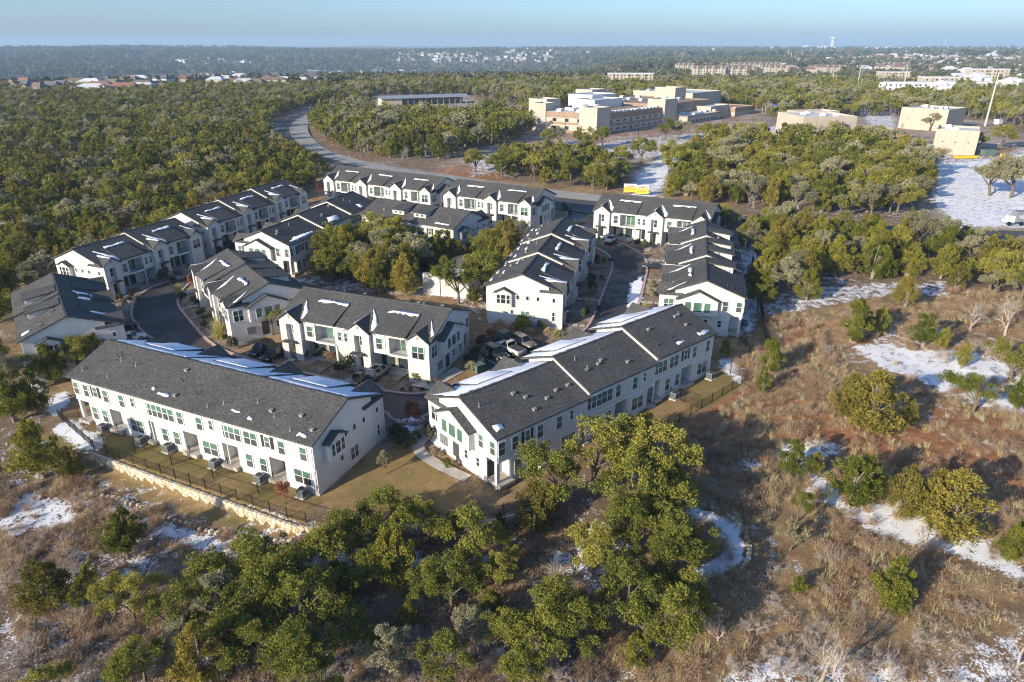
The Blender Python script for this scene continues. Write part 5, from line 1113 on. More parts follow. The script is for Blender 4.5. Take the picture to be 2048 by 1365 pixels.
def stone_wall(P, label, h=1.3, courses=4, limit=300):
    x, y, a, L = walk(P, .5); root = empty('stone_wall', (x[0], y[0], float(tz_plain(x[0], y[0])) - h)); tag(root, label, 'wall', 'limestone retaining walls')
    ch = h / courses; cnt = 0; rest_ = []
    core = MB(); Q = offs(np.stack([x, y], 1), .16); Q2 = offs(np.stack([x, y], 1), .42)
    for i in range(len(x) - 1):
        pts = [Q[i], Q[i + 1], Q2[i + 1], Q2[i]]
        core.hexa([(p[0] - x[0], p[1] - y[0], float(tz_plain(*p)) - 1.6 - root.location.z) for p in pts] + [(p[0] - x[0], p[1] - y[0], float(tz_plain(*p)) + .0 - root.location.z) for p in pts])
    core.build('core', 'rubble', root)
    for c in range(courses):
        q = random.uniform(0, .3)
        while q < L - .3:
            l = random.uniform(.42, .85); m_ = q + l / 2; i = min(len(x) - 1, int(m_ / .5)); f = m_ / .5 - i; j = min(i + 1, len(x) - 1)
            px_, py_ = x[i] + (x[j] - x[i]) * f, y[i] + (y[j] - y[i]) * f; zt = float(tz_plain(px_, py_)) + .12 - (courses - c - .5) * ch
            me = random.choice(STONES)
            o = bpy.data.objects.new('stone', me); o.location = (px_ - x[0], py_ - y[0], zt - root.location.z); o.rotation_euler = (random.uniform(-.03, .03), random.uniform(-.03, .03), a[i]); o.scale = (l * .97, .38 + random.uniform(-.04, .06), ch * random.uniform(.9, 1.0))
            if cnt < limit: COL.objects.link(o); o.parent = root; cnt += 1
            else: rest_.append(o)
            q += l
    if rest_:
        bm = bmesh.new()
        for o in rest_:
            tmp = bmesh.new(); tmp.from_mesh(o.data); tmp.transform(Matrix.LocRotScale(o.location, o.rotation_euler, o.scale)); me = bpy.data.meshes.new('t'); tmp.to_mesh(me); tmp.free(); bm.from_mesh(me)
        me = bpy.data.meshes.new('stones'); bm.to_mesh(me); bm.free(); me.materials.append(M['limestone']); link('stone_courses', me, root)['kind'] = 'stuff'
    return root
stone_wall(smooth(WALL[:8], 2), 'long pale limestone retaining wall below the patio yards')
stone_wall(smooth(WALL[7:], 2), 'short limestone retaining wall half hidden by oaks', 1.2, 3, 150)
def fence(P, label, h=1.25, dz=0., sp=2.4, pk=.14):
    P = np.asarray(P); x, y, a, L = walk(P, sp); r = empty('iron_fence', (x[0], y[0], tzf(x[0], y[0]) + dz)); tag(r, label, 'fence', 'black iron fences')
    z0 = r.location.z; zt = lambda X_, Y_: float(tz_plain(X_, Y_)) + dz - z0
    pm = shared('post', lambda: (lambda q: (q.box(-.04, .04, -.04, .04, -.3, 1.35), q.box(-.055, .055, -.055, .055, 1.35, 1.39), q.mesh('post', ['metal_black']))[2])(MB()))
    for i in range(len(x)): link('post', pm, r, (x[i] - x[0], y[i] - y[0], zt(x[i], y[i])), a[i]).scale = (1, 1, h / 1.25)
    for zz in (.14, h - .06):
        rl = MB(); pts = [(x[i] - x[0], y[i] - y[0], zt(x[i], y[i]) + zz) for i in range(len(x))]
        for p, q in zip(pts[:-1], pts[1:]): rl.tube([p, q], [.022, .022], 4)
        rl.build('rail', 'metal_black', r)
    X_, Y_, A_, _ = walk(P, pk); pkm = MB()
    for i in range(len(X_)):
        z = zt(X_[i], Y_[i]); pkm.box(X_[i] - x[0] - .009, X_[i] - x[0] + .009, Y_[i] - y[0] - .009, Y_[i] - y[0] + .009, z + .1, z + h)
    o = pkm.build('pickets', 'metal_black', r); o['kind'] = 'stuff'
    return r
inner = offs(smooth(WALL[:7], 2), .75)
fence(inner, 'black iron fence along the top of the long stone wall')
for xl, nm in ((6.4, 'first'), (13.4, 'second'), (19.6, 'third'), (26.2, 'fourth'), (32.6, 'fifth')):
    p0 = np.array(loc2w('A', xl, 13.3)); best = inner[np.argmin([abs((q - p0) @ axes('A')[1]) for q in inner])]
    fence(np.array([p0, best]), 'iron yard divider, %s from the gable end of the front left row' % nm)
fence(np.array([loc2w('A', 40.5, 13), loc2w('A', 43.5, 14), inner[0]]), 'iron fence at the snowy left corner of the front left row')
fence(offs(smooth(WALL[7:], 2), .6), 'iron fence above the half hidden short wall', 1.3)
fence(np.array([loc2w('B', 19, 13.6), loc2w('B', 19, 18.4), loc2w('B', -2, 18.4), loc2w('B', -2, 14)]), 'iron fence round the patio yards of the front right row', 1.3)
fence(np.array([loc2w('B', 9.8, 13.6), loc2w('B', 9.8, 18.3)]), 'short iron divider between two yards of the front right row', 1.3)
fence(np.array([loc2w('M', -1, 17.2), loc2w('M', 20, 17.2), loc2w('M', 37, 17.2), loc2w('M', 42.5, 17.6)]), 'tall dark fence line running beside the repeated dormers', 1.7, pk=.07)
fence(np.array([loc2w('M', 38, 13.2), loc2w('M', 42, 14.5)]), 'short iron fence at the corner patio of the street right row', 1.2)
fence(np.array([loc2w('E', -6, 17.0), loc2w('E', 10, 17.4), loc2w('E', 24, 17.4)]), 'dark fence behind the far left row', 1.5, pk=.1)
rk = [stone_mesh(50 + i, ('limestone_pale', 'limestone', 'limestone_grey')[i % 3]) for i in range(5)]
def rocks(P, off_, sp, label, grp):
    x, y, a, L = walk(offs(P, off_), sp)
    for i in range(len(x)):
        o = link('border_rock', rk[i % 5], None, (x[i] + random.uniform(-.1, .1), y[i] + random.uniform(-.1, .1), tzf(x[i], y[i]) + .1), random.uniform(0, 6.28)); s_ = random.uniform(.24, .44); o.scale = (s_ * 1.2, s_, s_ * .75); tag(o, label, 'rock', grp)
SLOOP, STRAIL = smooth(LOOP, 2), smooth(TRAIL[2:], 2)
rocks(SLOOP, 1.45, .6, 'pale boulder edging the outside of the snowy loop path', 'rocks round the loop'); rocks(SLOOP, -1.35, .75, 'pale boulder edging the inside of the snowy loop path', 'rocks inside the loop')
rocks(STRAIL, 1.5, .75, 'pale stone edging the uphill side of the snowy trail', 'rocks along the trail')

# ------------------------------------------------------------------ yard things
def ac_unit(x, y, rz, label, z):
    r = empty('air_conditioner', (x, y, z), rz); tag(r, label, 'air conditioner', 'air conditioning units')
    def mk():
        b = MB(); b.box(-.42, .42, -.42, .42, .08, .82); e = MB()
        for i in range(4):
            sx, sy = ((-1, -1), (1, -1), (1, 1), (-1, 1))[i]; e.box(*sorted((sx * .40, sx * .455)), *sorted((sy * .40, sy * .455)), .05, .9)
        for k in range(6):
            for s_ in (-1, 1): e.box(-.40, .40, *sorted((s_ * .42, s_ * .435)), .14 + k * .12, .18 + k * .12); e.box(*sorted((s_ * .42, s_ * .435)), -.40, .40, .14 + k * .12, .18 + k * .12)
        t = MB(); t.box(-.46, .46, -.46, .46, .83, .91); g = MB(); g.cyl(0, 0, .90, .945, .36, .33, 16); p = MB(); p.box(-.6, .6, -.6, .6, -.3, .05)
        return b.mesh('coil', ['ac_dark']), e.mesh('casing', ['ac_grey']), t.mesh('lid', ['ac_grey']), g.mesh('fan_grille', ['ac_dark']), p.mesh('pad', ['concrete'])
    for nm, me in zip(('coil', 'casing', 'lid', 'fan_grille', 'pad'), shared('ac', mk)): link(nm, me, r)
for i, (px, py) in enumerate(((207, 862), (283, 887), (337, 902), (430, 934), (520, 963), (605, 992))):
    x, y = at(px, py); ac_unit(x, y, rad(155.2), 'grey air conditioner behind the front left row, %s from its gable end' % ('sixth', 'fifth', 'fourth', 'third', 'second', 'nearest')[i], tzf(x, y) + .02)
for (px, py), lb in (((1421, 757), 'grey air conditioner at the far yard of the front right row'), ((1349, 797), 'grey air conditioner in the nearer fenced yard of the front right row'), ((1487, 652), 'grey air conditioner beside the corner patio of the street right row')):
    x, y = at(px, py); ac_unit(x, y, rad(-139), lb, tzf(x, y) + .02)
simple('box_green', (.12, .19, .16), (.09, .14, .12), 5, .6); simple('meter_blue', (.20, .26, .31), None, rough=.5)
for (px, py), lb in (((1008, 676), 'green utility cabinet behind the parked cars'), ((957, 742), 'green utility cabinet among pale shrubs by the walk')):
    x, y = at(px, py); b = MB(); b.box(-.8, .8, -.7, .7, 0, 1.1); b.box(-.84, .84, -.74, .74, 1.1, 1.2); b.box(-.78, .0, -.73, -.69, .1, 1.05); tag(b.build('utility_cabinet', 'box_green', None, loc=(x, y, tzf(x, y)), rot=rad(40)), lb, 'utility box')
x, y = at(1065, 662); r = empty('meter_rack', (x, y, tzf(x, y)), rad(-15)); tag(r, 'blue grey meter rack before the street left gable end', 'meter rack')
for s_ in (-.5, .5): b = MB(); b.box(s_ - .06, s_ + .06, -.06, .06, -.2, 1.9); b.build('leg', 'meter_blue', r)
for c in range(4):
    for q in range(2): b = MB(); b.box(-.85 + c * .43, -.47 + c * .43, -.16, .1, .75 + q * .62, 1.3 + q * .62); b.build('meter', 'meter_blue', r)
# driveways and walks
for k in 'CDFGJKLMN':
    L, n = ROWS[k][2], ROWS[k][3]; s = L / (12.0 * (n - 1) + 13.3)
    for i in range(n):
        x0 = 12. * i * s
        d = sheet('driveway', np.array([loc2w(k, x0 + q * s, w_) for q, w_ in ((4.0, -4.9), (8.6, -4.9), (8.6, .7), (4.0, .7))]), 'driveway', .05); d['kind'] = 'structure'
        d = sheet('driveway', np.array([loc2w(k, x0 + q * s, w_) for q, w_ in ((3.9, .72), (8.7, .72), (8.7, 2.4), (3.9, 2.4))]), 'concrete', .06); d['kind'] = 'structure'
        for j in range(4):
            d = sheet('path', np.array([loc2w(k, x0 + (1.3 + u_) * s, -4.8 + j * 1.2 + w_) for u_, w_ in ((0, 0), (1.1, 0), (1.1, 1.0), (0, 1.0))]), 'concrete', .055); d['kind'] = 'structure'
cw_ = smooth(poly((935, 958), (890, 938), (850, 915), (836, 900), (838, 886), (853, 872)), 2)
d = ribbon('path', offs(cw_, .75), offs(cw_, -.75), 'concrete', .06); d['kind'] = 'structure'
for P in (poly((822, 772), (862, 781), (928, 744), (908, 735), (862, 764), (835, 765)),):
    d = sheet('path', P, 'concrete', .07); d['kind'] = 'structure'
# shrubs
SH = {'d': [shrub(800 + i, 'shrub_leaf') for i in range(3)], 'o': [shrub(810 + i, 'oak_leaf') for i in range(2)], 'y': [tuft(820, 'yellow_grass', 160, 1.5, .75, .02)], 'b': [shrub(830, 'brush_brown', leaf=.1)], 'p': [shrub(840, 'oak_grey')], 'c': [shrub(850, 'shrub_leaf', 18, .45, 2.6)], 'r': [shrub(860, 'rust_leaf')]}
SHP = [(692, 745, 'd', 2.6), (660, 722, 'b', 1.7), (640, 713, 'd', 1.5), (735, 768, 'd', 1.3), (712, 760, 'd', 1.0), (598, 712, 'b', 1.5), (612, 716, 'd', 1.2), (835, 762, 'o', 1.5), (856, 768, 'y', .6), (870, 765, 'b', .8), (745, 778, 'p', 1.1), (720, 775, 'p', .9),
 (437, 676, 'y', 2.4), (463, 695, 'd', 1.9), (452, 660, 'd', 1.2), (418, 642, 'd', 1.8), (405, 632, 'd', 1.6), (410, 655, 'd', 1.2), (470, 672, 'y', .7), (388, 605, 'd', 1.3), (365, 600, 'd', 1.6), (375, 612, 'b', 1.2), (358, 590, 'y', 1.6), (395, 610, 'd', 1.1),
 (229, 592, 'r', 1.3), (240, 602, 'd', 1.4), (250, 612, 'p', 1.0), (258, 604, 'd', 1.2), (226, 606, 'y', .8), (262, 595, 'd', 1.0), (332, 560, 'd', 2.6), (345, 565, 'd', 1.5), (275, 600, 'p', .8), (440, 508, 'd', 1.6),
 (1172, 632, 'd', 1.6), (1178, 612, 'b', 1.4), (1165, 648, 'c', 1.3), (1185, 580, 'd', 1.8), (1182, 562, 'd', 1.6), (1193, 540, 'c', 1.5), (1190, 590, 'p', 1.3), (1196, 622, 'd', 1.0), (1203, 560, 'd', .9), (1208, 525, 'd', 1.1), (1222, 525, 'd', 1.0),
 (1042, 664, 'o', 2.8), (1082, 662, 'd', 1.9), (1098, 672, 'b', 1.5), (1110, 676, 'y', 1.0), (1122, 678, 'p', 1.2), (1058, 672, 'b', 1.4), (1022, 668, 'b', 1.8), (1000, 662, 'b', 2.0), (982, 672, 'r', 1.4), (965, 690, 'd', 1.8), (952, 712, 'd', 1.6), (972, 712, 'p', 1.6), (942, 742, 'p', 1.5), (962, 730, 'd', 1.3), (935, 725, 'd', 1.2), (990, 690, 'd', 1.2),
 (1275, 492, 'd', 1.6), (1288, 496, 'd', 1.8), (1300, 497, 'd', 1.6), (1318, 484, 'r', 1.3), (1330, 500, 'b', 1.4), (1305, 575, 'p', 1.6), (1300, 592, 'p', 1.5), (1290, 620, 'y', 1.0), (1285, 640, 'b', 1.2), (1080, 465, 'd', 1.4), (1068, 463, 'd', 1.1), (1060, 466, 'b', 1.0),
 (800, 884, 'd', 2.2), (816, 896, 'd', 1.9), (792, 872, 'd', 1.6), (842, 872, 'b', 1.4), (832, 880, 'd', 1.2), (868, 912, 'b', .9), (893, 935, 'o', 1.2), (863, 892, 'c', 1.3), (850, 862, 'd', .8), (1180, 440, 'd', 1.4), (1150, 452, 'd', 1.6), (1128, 420, 'd', 1.8), (1140, 428, 'd', 1.2), (820, 782, 'd', .6), (845, 784, 'd', .7), (805, 783, 'd', .6)]
SHL = {'d': 'clipped dark green shrub planted in the gravel beds of the townhouses', 'o': 'leafy green shrub against a townhouse wall', 'y': 'yellow ornamental grass clump in the townhouse beds', 'b': 'brown winter shrub in the townhouse beds', 'p': 'pale grey green shrub in the townhouse beds', 'c': 'narrow upright evergreen beside a townhouse entry', 'r': 'reddish shrub in the townhouse beds'}
for (px, py, k, s) in SHP:
    x, y = at(px, py); o = link('ornamental_grass' if k == 'y' else 'shrub', random.choice(SH[k]), None, (x, y, tzf(x, y) + .02), random.uniform(0, 6.28)); o.scale = (s * .9,) * 2 + (s * .95,) if k != 'c' else (s,) * 3; tag(o, SHL[k], 'grass' if k == 'y' else 'shrub', SHL[k].replace('shrub', 'shrubs'))

# ------------------------------------------------------------------ vehicles
def paint(name, c, r=.25): simple(name, c, None, rough=r, spec=.6)
paint('paint_black', (.012, .013, .015)); paint('paint_grey', (.22, .24, .235)); paint('paint_silver', (.42, .43, .43)); paint('paint_white', (.72, .73, .73)); paint('paint_navy', (.018, .022, .03)); paint('paint_green', (.13, .19, .16)); paint('paint_tan', (.16, .14, .11))
simple('lamp_red', (.45, .02, .015), None, rough=.3); simple('lamp_clear', (.7, .7, .7), None, rough=.15)
def loft(mb, secs, m=0):
    n = len(secs[0]); i0 = len(mb.v)
    for s_ in secs: mb.v += s_
    for a in range(len(secs) - 1):
        for j in range(n):
            p = i0 + a * n + j; q = i0 + a * n + (j + 1) % n; mb.f.append((p, q, q + n, p + n)); mb.m.append(m)
    mb.f.append(tuple(range(i0, i0 + n))); mb.m.append(m); k = i0 + (len(secs) - 1) * n; mb.f.append(tuple(range(k, k + n))[::-1]); mb.m.append(m)
def vehicle(kind, pnt, px, py, head, label):
    x, y = at(px, py); r = empty('parked_car' if kind != 'pickup' else 'pickup_truck', (x, y, tzf(x, y) + .07), rad(head)); tag(r, label, 'car' if kind != 'pickup' else 'truck', 'vehicles parked among the townhouses')
    L, W_, zb, hood, belt, roof = {'suv': (4.75, .95, .34, 1.02, 1.12, 1.72), 'sedan': (4.7, .91, .28, .86, .96, 1.44), 'pickup': (5.7, 1.0, .42, 1.14, 1.2, 1.88)}[kind]
    h = L / 2; b = MB()
    prof = {'suv': ((-1, .9, .72), (-.96, 1.05, .92), (-.6, 1.12, 1), (.25, 1.12, 1), (.5, hood, 1), (.85, hood - .08, .95), (.97, hood - .28, .84), (1, .62, .74)), 'sedan': ((-1, .74, .74), (-.95, .92, .9), (-.6, .96, 1), (.2, .96, 1), (.45, hood, 1), (.85, hood - .1, .94), (.97, hood - .25, .82), (1, .5, .7)), 'pickup': ((-1, 1.12, .9), (-.98, 1.2, .97), (-.2, 1.2, 1), (.35, 1.2, 1), (.5, hood, 1), (.88, hood - .06, .96), (.98, hood - .25, .88), (1, .7, .8))}[kind]
    secs = []
    for (t, zt, wf) in prof:
        w = W_ * wf; X_ = t * h; secs.append([(X_, -w * .9, zb), (X_, -w, zb + .22), (X_, -w * .985, zt - .14), (X_, -w * .86, zt), (X_, w * .86, zt), (X_, w * .985, zt - .14), (X_, w, zb + .22), (X_, w * .9, zb)])
    loft(b, secs); bo = b.build('body', pnt, r); bo.data.polygons.foreach_set('use_smooth', [True] * len(bo.data.polygons))
    c0, c1, r0, r1 = {'suv': (-.93, .42, -.78, .12), 'sedan': (-.72, .42, -.42, .10), 'pickup': (-.12, .44, -.06, .2)}[kind]
    g = MB(); w0, w1 = W_ * .9, W_ * .74
    g.hexa([(c0 * h, -w0, belt - .06), (c1 * h, -w0, belt - .06), (c1 * h, w0, belt - .06), (c0 * h, w0, belt - .06), (r0 * h, -w1, roof - .05), (r1 * h, -w1, roof - .05), (r1 * h, w1, roof - .05), (r0 * h, w1, roof - .05)]); g.build('glasshouse', 'car_glass', r)
    rf = MB(); loft(rf, [[(t * h, -w1 * f * 1.02, roof - .09), (t * h, -w1 * f * .9, roof - .01), (t * h, w1 * f * .9, roof - .01), (t * h, w1 * f * 1.02, roof - .09)] for t, f in ((r0 - .03, .95), (r0 + .08, 1), (r1 - .08, 1), (r1 + .03, .95))]); ro = rf.build('roof', pnt, r)
    pl = MB()
    for s_ in (-1, 1):
        for (a, b_) in ((c0, r0), (c1, r1), ((c0 + c1) / 2 - .05, (r0 + r1) / 2 - .05)): pl.tube([(a * h, s_ * w0 * 1.005, belt - .06), (b_ * h, s_ * w1 * 1.01, roof - .05)], [.045, .04], 4)
    po = pl.build('pillars', pnt, r); po['kind'] = 'stuff'
    if kind == 'pickup':
        bd = MB(); bd.box(-.97 * h, -.16 * h, -W_ * .8, W_ * .8, 1.17, 1.215); bd.build('bed_recess_shade', 'fascia', r)  # flat dark slab: shade of the open bed's recess put into its colour
    if kind == 'suv' and pnt == 'paint_grey': sr = MB(); sr.box(r0 * h + .5, r1 * h - .35, -.42, .42, roof - .012, roof + .004); sr.build('sunroof', 'car_glass', ro)
    R_ = .36 if kind != 'pickup' else .41
    def wh():
        t = MB(); t.tube([(0, -.11, 0), (0, .11, 0)], [R_, R_], 16); t.f.append(tuple(range(16))[::-1]); t.m.append(0); q = MB(); q.tube([(0, -.118, 0), (0, .118, 0)], [R_ * .62, R_ * .62], 12); q.f.append(tuple(range(12))[::-1]); q.m.append(0)
        return t.mesh('tyre', ['rubber']), q.mesh('rim', ['rim'])
    tm, rm = shared(('wheel', R_), wh)
    for sx in (-.60, .62):
        for s_ in (-1, 1): w = link('wheel', tm, r, (sx * h, s_ * (W_ - .08), R_ - .02)); link('rim', rm, w)
    for s_ in (-1, 1):
        q = MB(); q.box(.93 * h, .985 * h, *sorted((s_ * W_ * .5, s_ * W_ * .84)), hood - .38, hood - .22); q.build('headlight', 'lamp_clear', r)
        q = MB(); q.box(-1.0 * h, -.965 * h, *sorted((s_ * W_ * .62, s_ * W_ * .9)), .78, 1.02 if kind != 'sedan' else .9); q.build('taillight', 'lamp_red', r)
        q = MB(); q.box((c1 - .09) * h, (c1 - .04) * h, *sorted((s_ * W_ * .95, s_ * W_ * 1.12)), belt, belt + .14); q.build('mirror', pnt, r)
vehicle('suv', 'paint_black', 524, 706, 247, 'black suv parked furthest left before the centre row'); vehicle('suv', 'paint_black', 549, 716, 247, 'black suv parked next to the first entry of the centre row'); vehicle('suv', 'paint_grey', 757, 752, 67, 'grey green suv nosed up to a garage of the centre row')
vehicle('suv', 'paint_navy', 992, 714, -49, 'dark car parked nearest the pale shrubs by the kerb'); vehicle('pickup', 'paint_silver', 1021, 705, 131, 'silver pickup with red tail lights in the middle of three cars'); vehicle('suv', 'paint_tan', 1047, 692, -49, 'dark suv with a tan hood parked beside the silver pickup')
vehicle('pickup', 'paint_white', 1017, 458, 238, 'white pickup on the drive of the rear middle row'); vehicle('sedan', 'paint_silver', 1222, 484, 240, 'silver car on the drive of the street end row'); vehicle('sedan', 'paint_navy', 1308, 538, 166, 'dark car nosed under the street right row'); vehicle('suv', 'paint_green', 1492, 452, -4, 'pale green suv parked beyond the street end row')
vehicle('sedan', 'paint_white', 262, 682, 36, 'white car half hidden before the far left row'); vehicle('sedan', 'paint_black', 246, 660, 36, 'black car hidden behind the end gable of the far left row'); vehicle('suv', 'paint_black', 468, 498, -21, 'black car under the garage of the forest edge row')
# painted lines of the parking bays
ub = np.array([math.cos(rad(-49.2)), math.sin(rad(-49.2))]); vb = np.array([-ub[1], ub[0]])
c0 = np.array(at(1021, 705))
for q in (-4.3, -1.45, 1.45, 4.3):
    p = c0 + vb * q; P = np.array([p - ub * 2.6 - vb * .06, p + ub * 2.6 - vb * .06, p + ub * 2.6 + vb * .06, p - ub * 2.6 + vb * .06]); sheet('bay_line', P, 'line_white', .068, drive)
# ------------------------------------------------------------------ background buildings
simple('cream', (.46, .415, .345), (.41, .37, .305), .15, .9, pos=True); simple('brick_tan', (.34, .25, .18), (.27, .195, .14), .6, .9, pos=True); simple('roof_white', (.62, .63, .64), (.50, .51, .53), .2, .8, pos=True)
simple('metal_white', (.66, .67, .68), (.58, .59, .6), .4, .6, pos=True); simple('metal_roof', (.30, .32, .35), (.24, .26, .29), .3, .5, pos=True); simple('beige_panel', (.46, .405, .325), (.42, .37, .295), .3, .85, pos=True)
simple('tile_red', (.30, .15, .10), (.23, .125, .09), .5, .85, pos=True); simple('tile_brown', (.22, .165, .125), (.16, .125, .10), .5, .85, pos=True); simple('roof_grey', (.13, .13, .135), None)
simple('dark_open', (.02, .022, .025), None, rough=.5); simple('canvas_blue', (.03, .10, .42), None); simple('yellow', (.72, .50, .03), None, rough=.5); simple('orange', (.60, .13, .04), None, rough=.5); simple('red', (.42, .04, .035), None, rough=.5); simple('blue', (.04, .22, .50), None, rough=.5); simple('plastic_grey', (.36, .37, .37), None, rough=.6); simple('pole_steel', (.50, .48, .44), (.42, .40, .37), .4, .6)
class Frame:
    """a building frame: x along a->b, y away from the camera"""
    def __init__(s, a, b):
        s.a = np.array(a); d = np.array(b) - s.a; s.L = float(np.hypot(*d)); s.ang = math.atan2(d[1], d[0]); s.z = float(tz_plain(*s.a))
    def root(s, name, label, cat, group=None): return tag(empty(name, (s.a[0], s.a[1], s.z), s.ang), label, cat, group)
def parapet_block(root, x0, x1, y0, y1, h, wallm, bands=(), name='wing', roofm='roof_white', zb=-2.):
    w = MB(); w.box(x0, x1, y0, y1, zb, h - .6); mats = [wallm]
    for (za, zc, mt) in bands:
        mats.append(mt); w.box(x0 - .004 * len(mats), x1 + .004 * len(mats), y0 - .004 * len(mats), y1 + .004 * len(mats), za, zc, len(mats) - 1)
    t = .4
    tm = bands[-1][2] if bands else wallm; mats.append(tm); k = len(mats) - 1
    for (a, b_, c, d) in ((x0, x1, y0, y0 + t), (x0, x1, y1 - t, y1), (x0, x0 + t, y0 + t, y1 - t), (x1 - t, x1, y0 + t, y1 - t)): w.box(a, b_, c, d, h - .598, h + .4, k)
    o = w.build(name, mats, root); r = MB(); r.box(x0 + t, x1 - t, y0 + t, y1 - t, h - .598, h - .3); r.build('roof', roofm, o); return o
def flatwin(root, x, y, z, w, h, face=0, m='glass_dark'):
    me = shared(('fw', round(w, 1), round(h, 1), m), lambda: (lambda q: (q.box(-w / 2, w / 2, -.05, .02, 0, h), q.mesh('window', [m]))[1])(MB()))
    link('window', me, root, (x, y, z), FACE[face])
def rtu(root, x, y, z, s=1.):
    def mk(): q = MB(); q.box(-1.3, 1.3, -.9, .9, 0, 1.5); q.box(-1.0, .2, -.95, .95, .3, 1.2); q.cyl(.6, 0, 1.5, 1.7, .5, n=10); return q.mesh('rooftop_unit', ['metal_white'])
    o = link('rooftop_unit', shared('rtu', mk), root, (x, y, z), random.choice((0, 1.57))); o.scale = (s, s, s)
F = Frame(at(1206, 270), at(1330, 250)); R = F.root('school_building', 'large cream and brown brick school with flat roofs and towers', 'school')
R.scale = (1, 1, .8); L1 = F.L; BN = ((-2, 1.0, 'brick_tan'), (4.3, 5.6, 'brick_tan'), (8.2, 11.0, 'brick_tan'))
parapet_block(R, 0, L1, 0, 42, 11.2, 'cream', BN)
ga = np.array(at(1067, 260)) - F.a; c_, s_ = math.cos(-F.ang), math.sin(-F.ang); gx, gy = ga[0] * c_ - ga[1] * s_, ga[0] * s_ + ga[1] * c_
# left wing runs from the corner tower to the far left tower
wl = math.hypot(gx, gy); wa = math.atan2(gy, gx)
LW = empty('left_wing', (0, 0, 0)); LW.parent = R; LW.rotation_euler = (0, 0, wa - math.pi)
lw = MB(); lw.box(-wl, -3, 0, 15, -2, 8.2); lw.box(-wl - .01, -3.01, -.01, 15.01, 8.2, 11.4, 1); lw.box(-wl - .012, -3.02, -.012, 15.02, 4.3, 5.6, 1); lw.box(-wl - .012, -3.02, -.012, 15.02, -2, 1.0, 1); lo = lw.build('facade', ['cream', 'brick_tan'], LW)
rr_ = MB(); rr_.box(-wl + .5, -3.5, .5, 14.5, 11.4, 11.44); rr_.build('roof', 'roof_white', lo)
for q in np.linspace(-wl + 5, -6, 5): flatwin(LW, q, -.012, 5.9, 2.0, 1.9); flatwin(LW, q, -.012, 1.4, 2.2, 2.0)
for q in range(14): rtu(LW, random.uniform(-wl + 9, -8), random.uniform(3, 13), 11.44, 1.)
for i in range(9):
    q = 6 + i * (L1 - 10) / 8
    for zz in (5.8, 1.4):
        if i % 3 == 0: flatwin(R, q, -.02, zz - .2, 1.0, 2.2)
        else: flatwin(R, q, -.02, zz + .7, 2.6, .9)
for i in range(16): rtu(R, 4 + i * (L1 - 6) / 15, 3.2, 10.9, .9)
for (x0, x1, y0, y1, h) in ((-7, 3.5, -1.2, 9, 15.0), (L1 - 4, L1 + 8, -1.5, 9, 16.0), (6, 17, 40, 52, 16.5), (L1 + 8, L1 + 22, 54, 66, 18.5)): parapet_block(R, x0, x1, y0, y1, h, 'cream', name='tower')
parapet_block(LW, -wl - .3, -wl + 7, -.5, 9, 15.5, 'cream', name='tower')
for (x0, x1, y0, y1, h) in ((22, 46, 22, 36, 16), (36, 58, 34, 50, 17.5), (12, 22, 18, 26, 13.5)): parapet_block(R, x0, x1, y0, y1, h, 'metal_white', name='penthouse')
parapet_block(R, L1 + 8, L1 + 62, 8, 60, 11.5, 'cream', ((-2, 1, 'brick_tan'), (7.5, 11.3, 'brick_tan')))
parapet_block(R, L1 + 52, L1 + 64, 26, 40, 19, 'cream', name='tower')
parapet_block(R, L1 + 8.5, L1 + 44, -8, 7.9, 5.4, 'cream', ((-2, 1, 'brick_tan'),)); parapet_block(R, L1 + 44.2, L1 + 66, -2, 7.9, 8.2, 'cream')
parapet_block(R, L1 + 62.2, L1 + 98, 20, 62, 15, 'cream', name='gym'); parapet_block(R, L1 + 66.2, L1 + 92, -6, 19.8, 6.0, 'cream', ((3.5, 5.8, 'brick_tan'),))
for q in range(8): flatwin(R, L1 + 12 + q * 6, 7.98, 6.2, 2.0, 1.0); flatwin(R, L1 + 11 + q * 4, -8.02, 1.6, 2.2, 1.2)
for q in range(12): rtu(R, L1 + random.uniform(12, 60), random.uniform(12, 56), 11.2, 1.2)
for q in range(8): rtu(R, L1 + random.uniform(66, 94), random.uniform(24, 58), 14.7, 1.); rtu(R, L1 + random.uniform(10, 90), random.uniform(-5, 5), 5.3, .9)
# three beige boxes of the construction site
def beige(a, b, dep, h, label, joints=4):
    F = Frame(at(*a), at(*b)); R = F.root('beige_building', label, 'building', 'beige flat roofed buildings'); parapet_block(R, 0, F.L, 0, dep, h, 'beige_panel', name='wall')
    for i in range(1, joints): q = MB(); q.box(F.L * i / joints - .05, F.L * i / joints + .05, -.02, .01, 0, h + .3); q.build('panel_joint', 'brick_tan', R)
    for i in range(3): flatwin(R, F.L * (.2 + .3 * i), -.03, h * .5, .5, .4, 0, 'vent_dark')
    dd = MB(); dd.box(1.6, 2.7, -.04, .02, 0, 2.3); dd.build('door', 'brick_tan', R)
    for i in range(4): rtu(R, random.uniform(3, F.L - 3), random.uniform(3, dep - 3), h - .3, .8)
    return R, F
beige((1600, 284), (1706, 282), 24, 10., 'wide beige flat roofed box building behind the right wood'); R2, F2 = beige((1795, 256), (1888, 264), 22, 9.5, 'beige box building beside the orange machine')
beige((1862, 306), (1948, 312), 18, 8.6, 'nearest beige box building beside the snow field')
qb = Frame(at(1568, 264), at(1602, 270)); Rb = qb.root('beige_building', 'narrow beige block at the left of the wide box building', 'building', 'beige flat roofed buildings'); parapet_block(Rb, 0, qb.L, 0, 20, 9.6, 'beige_panel', name='wall')
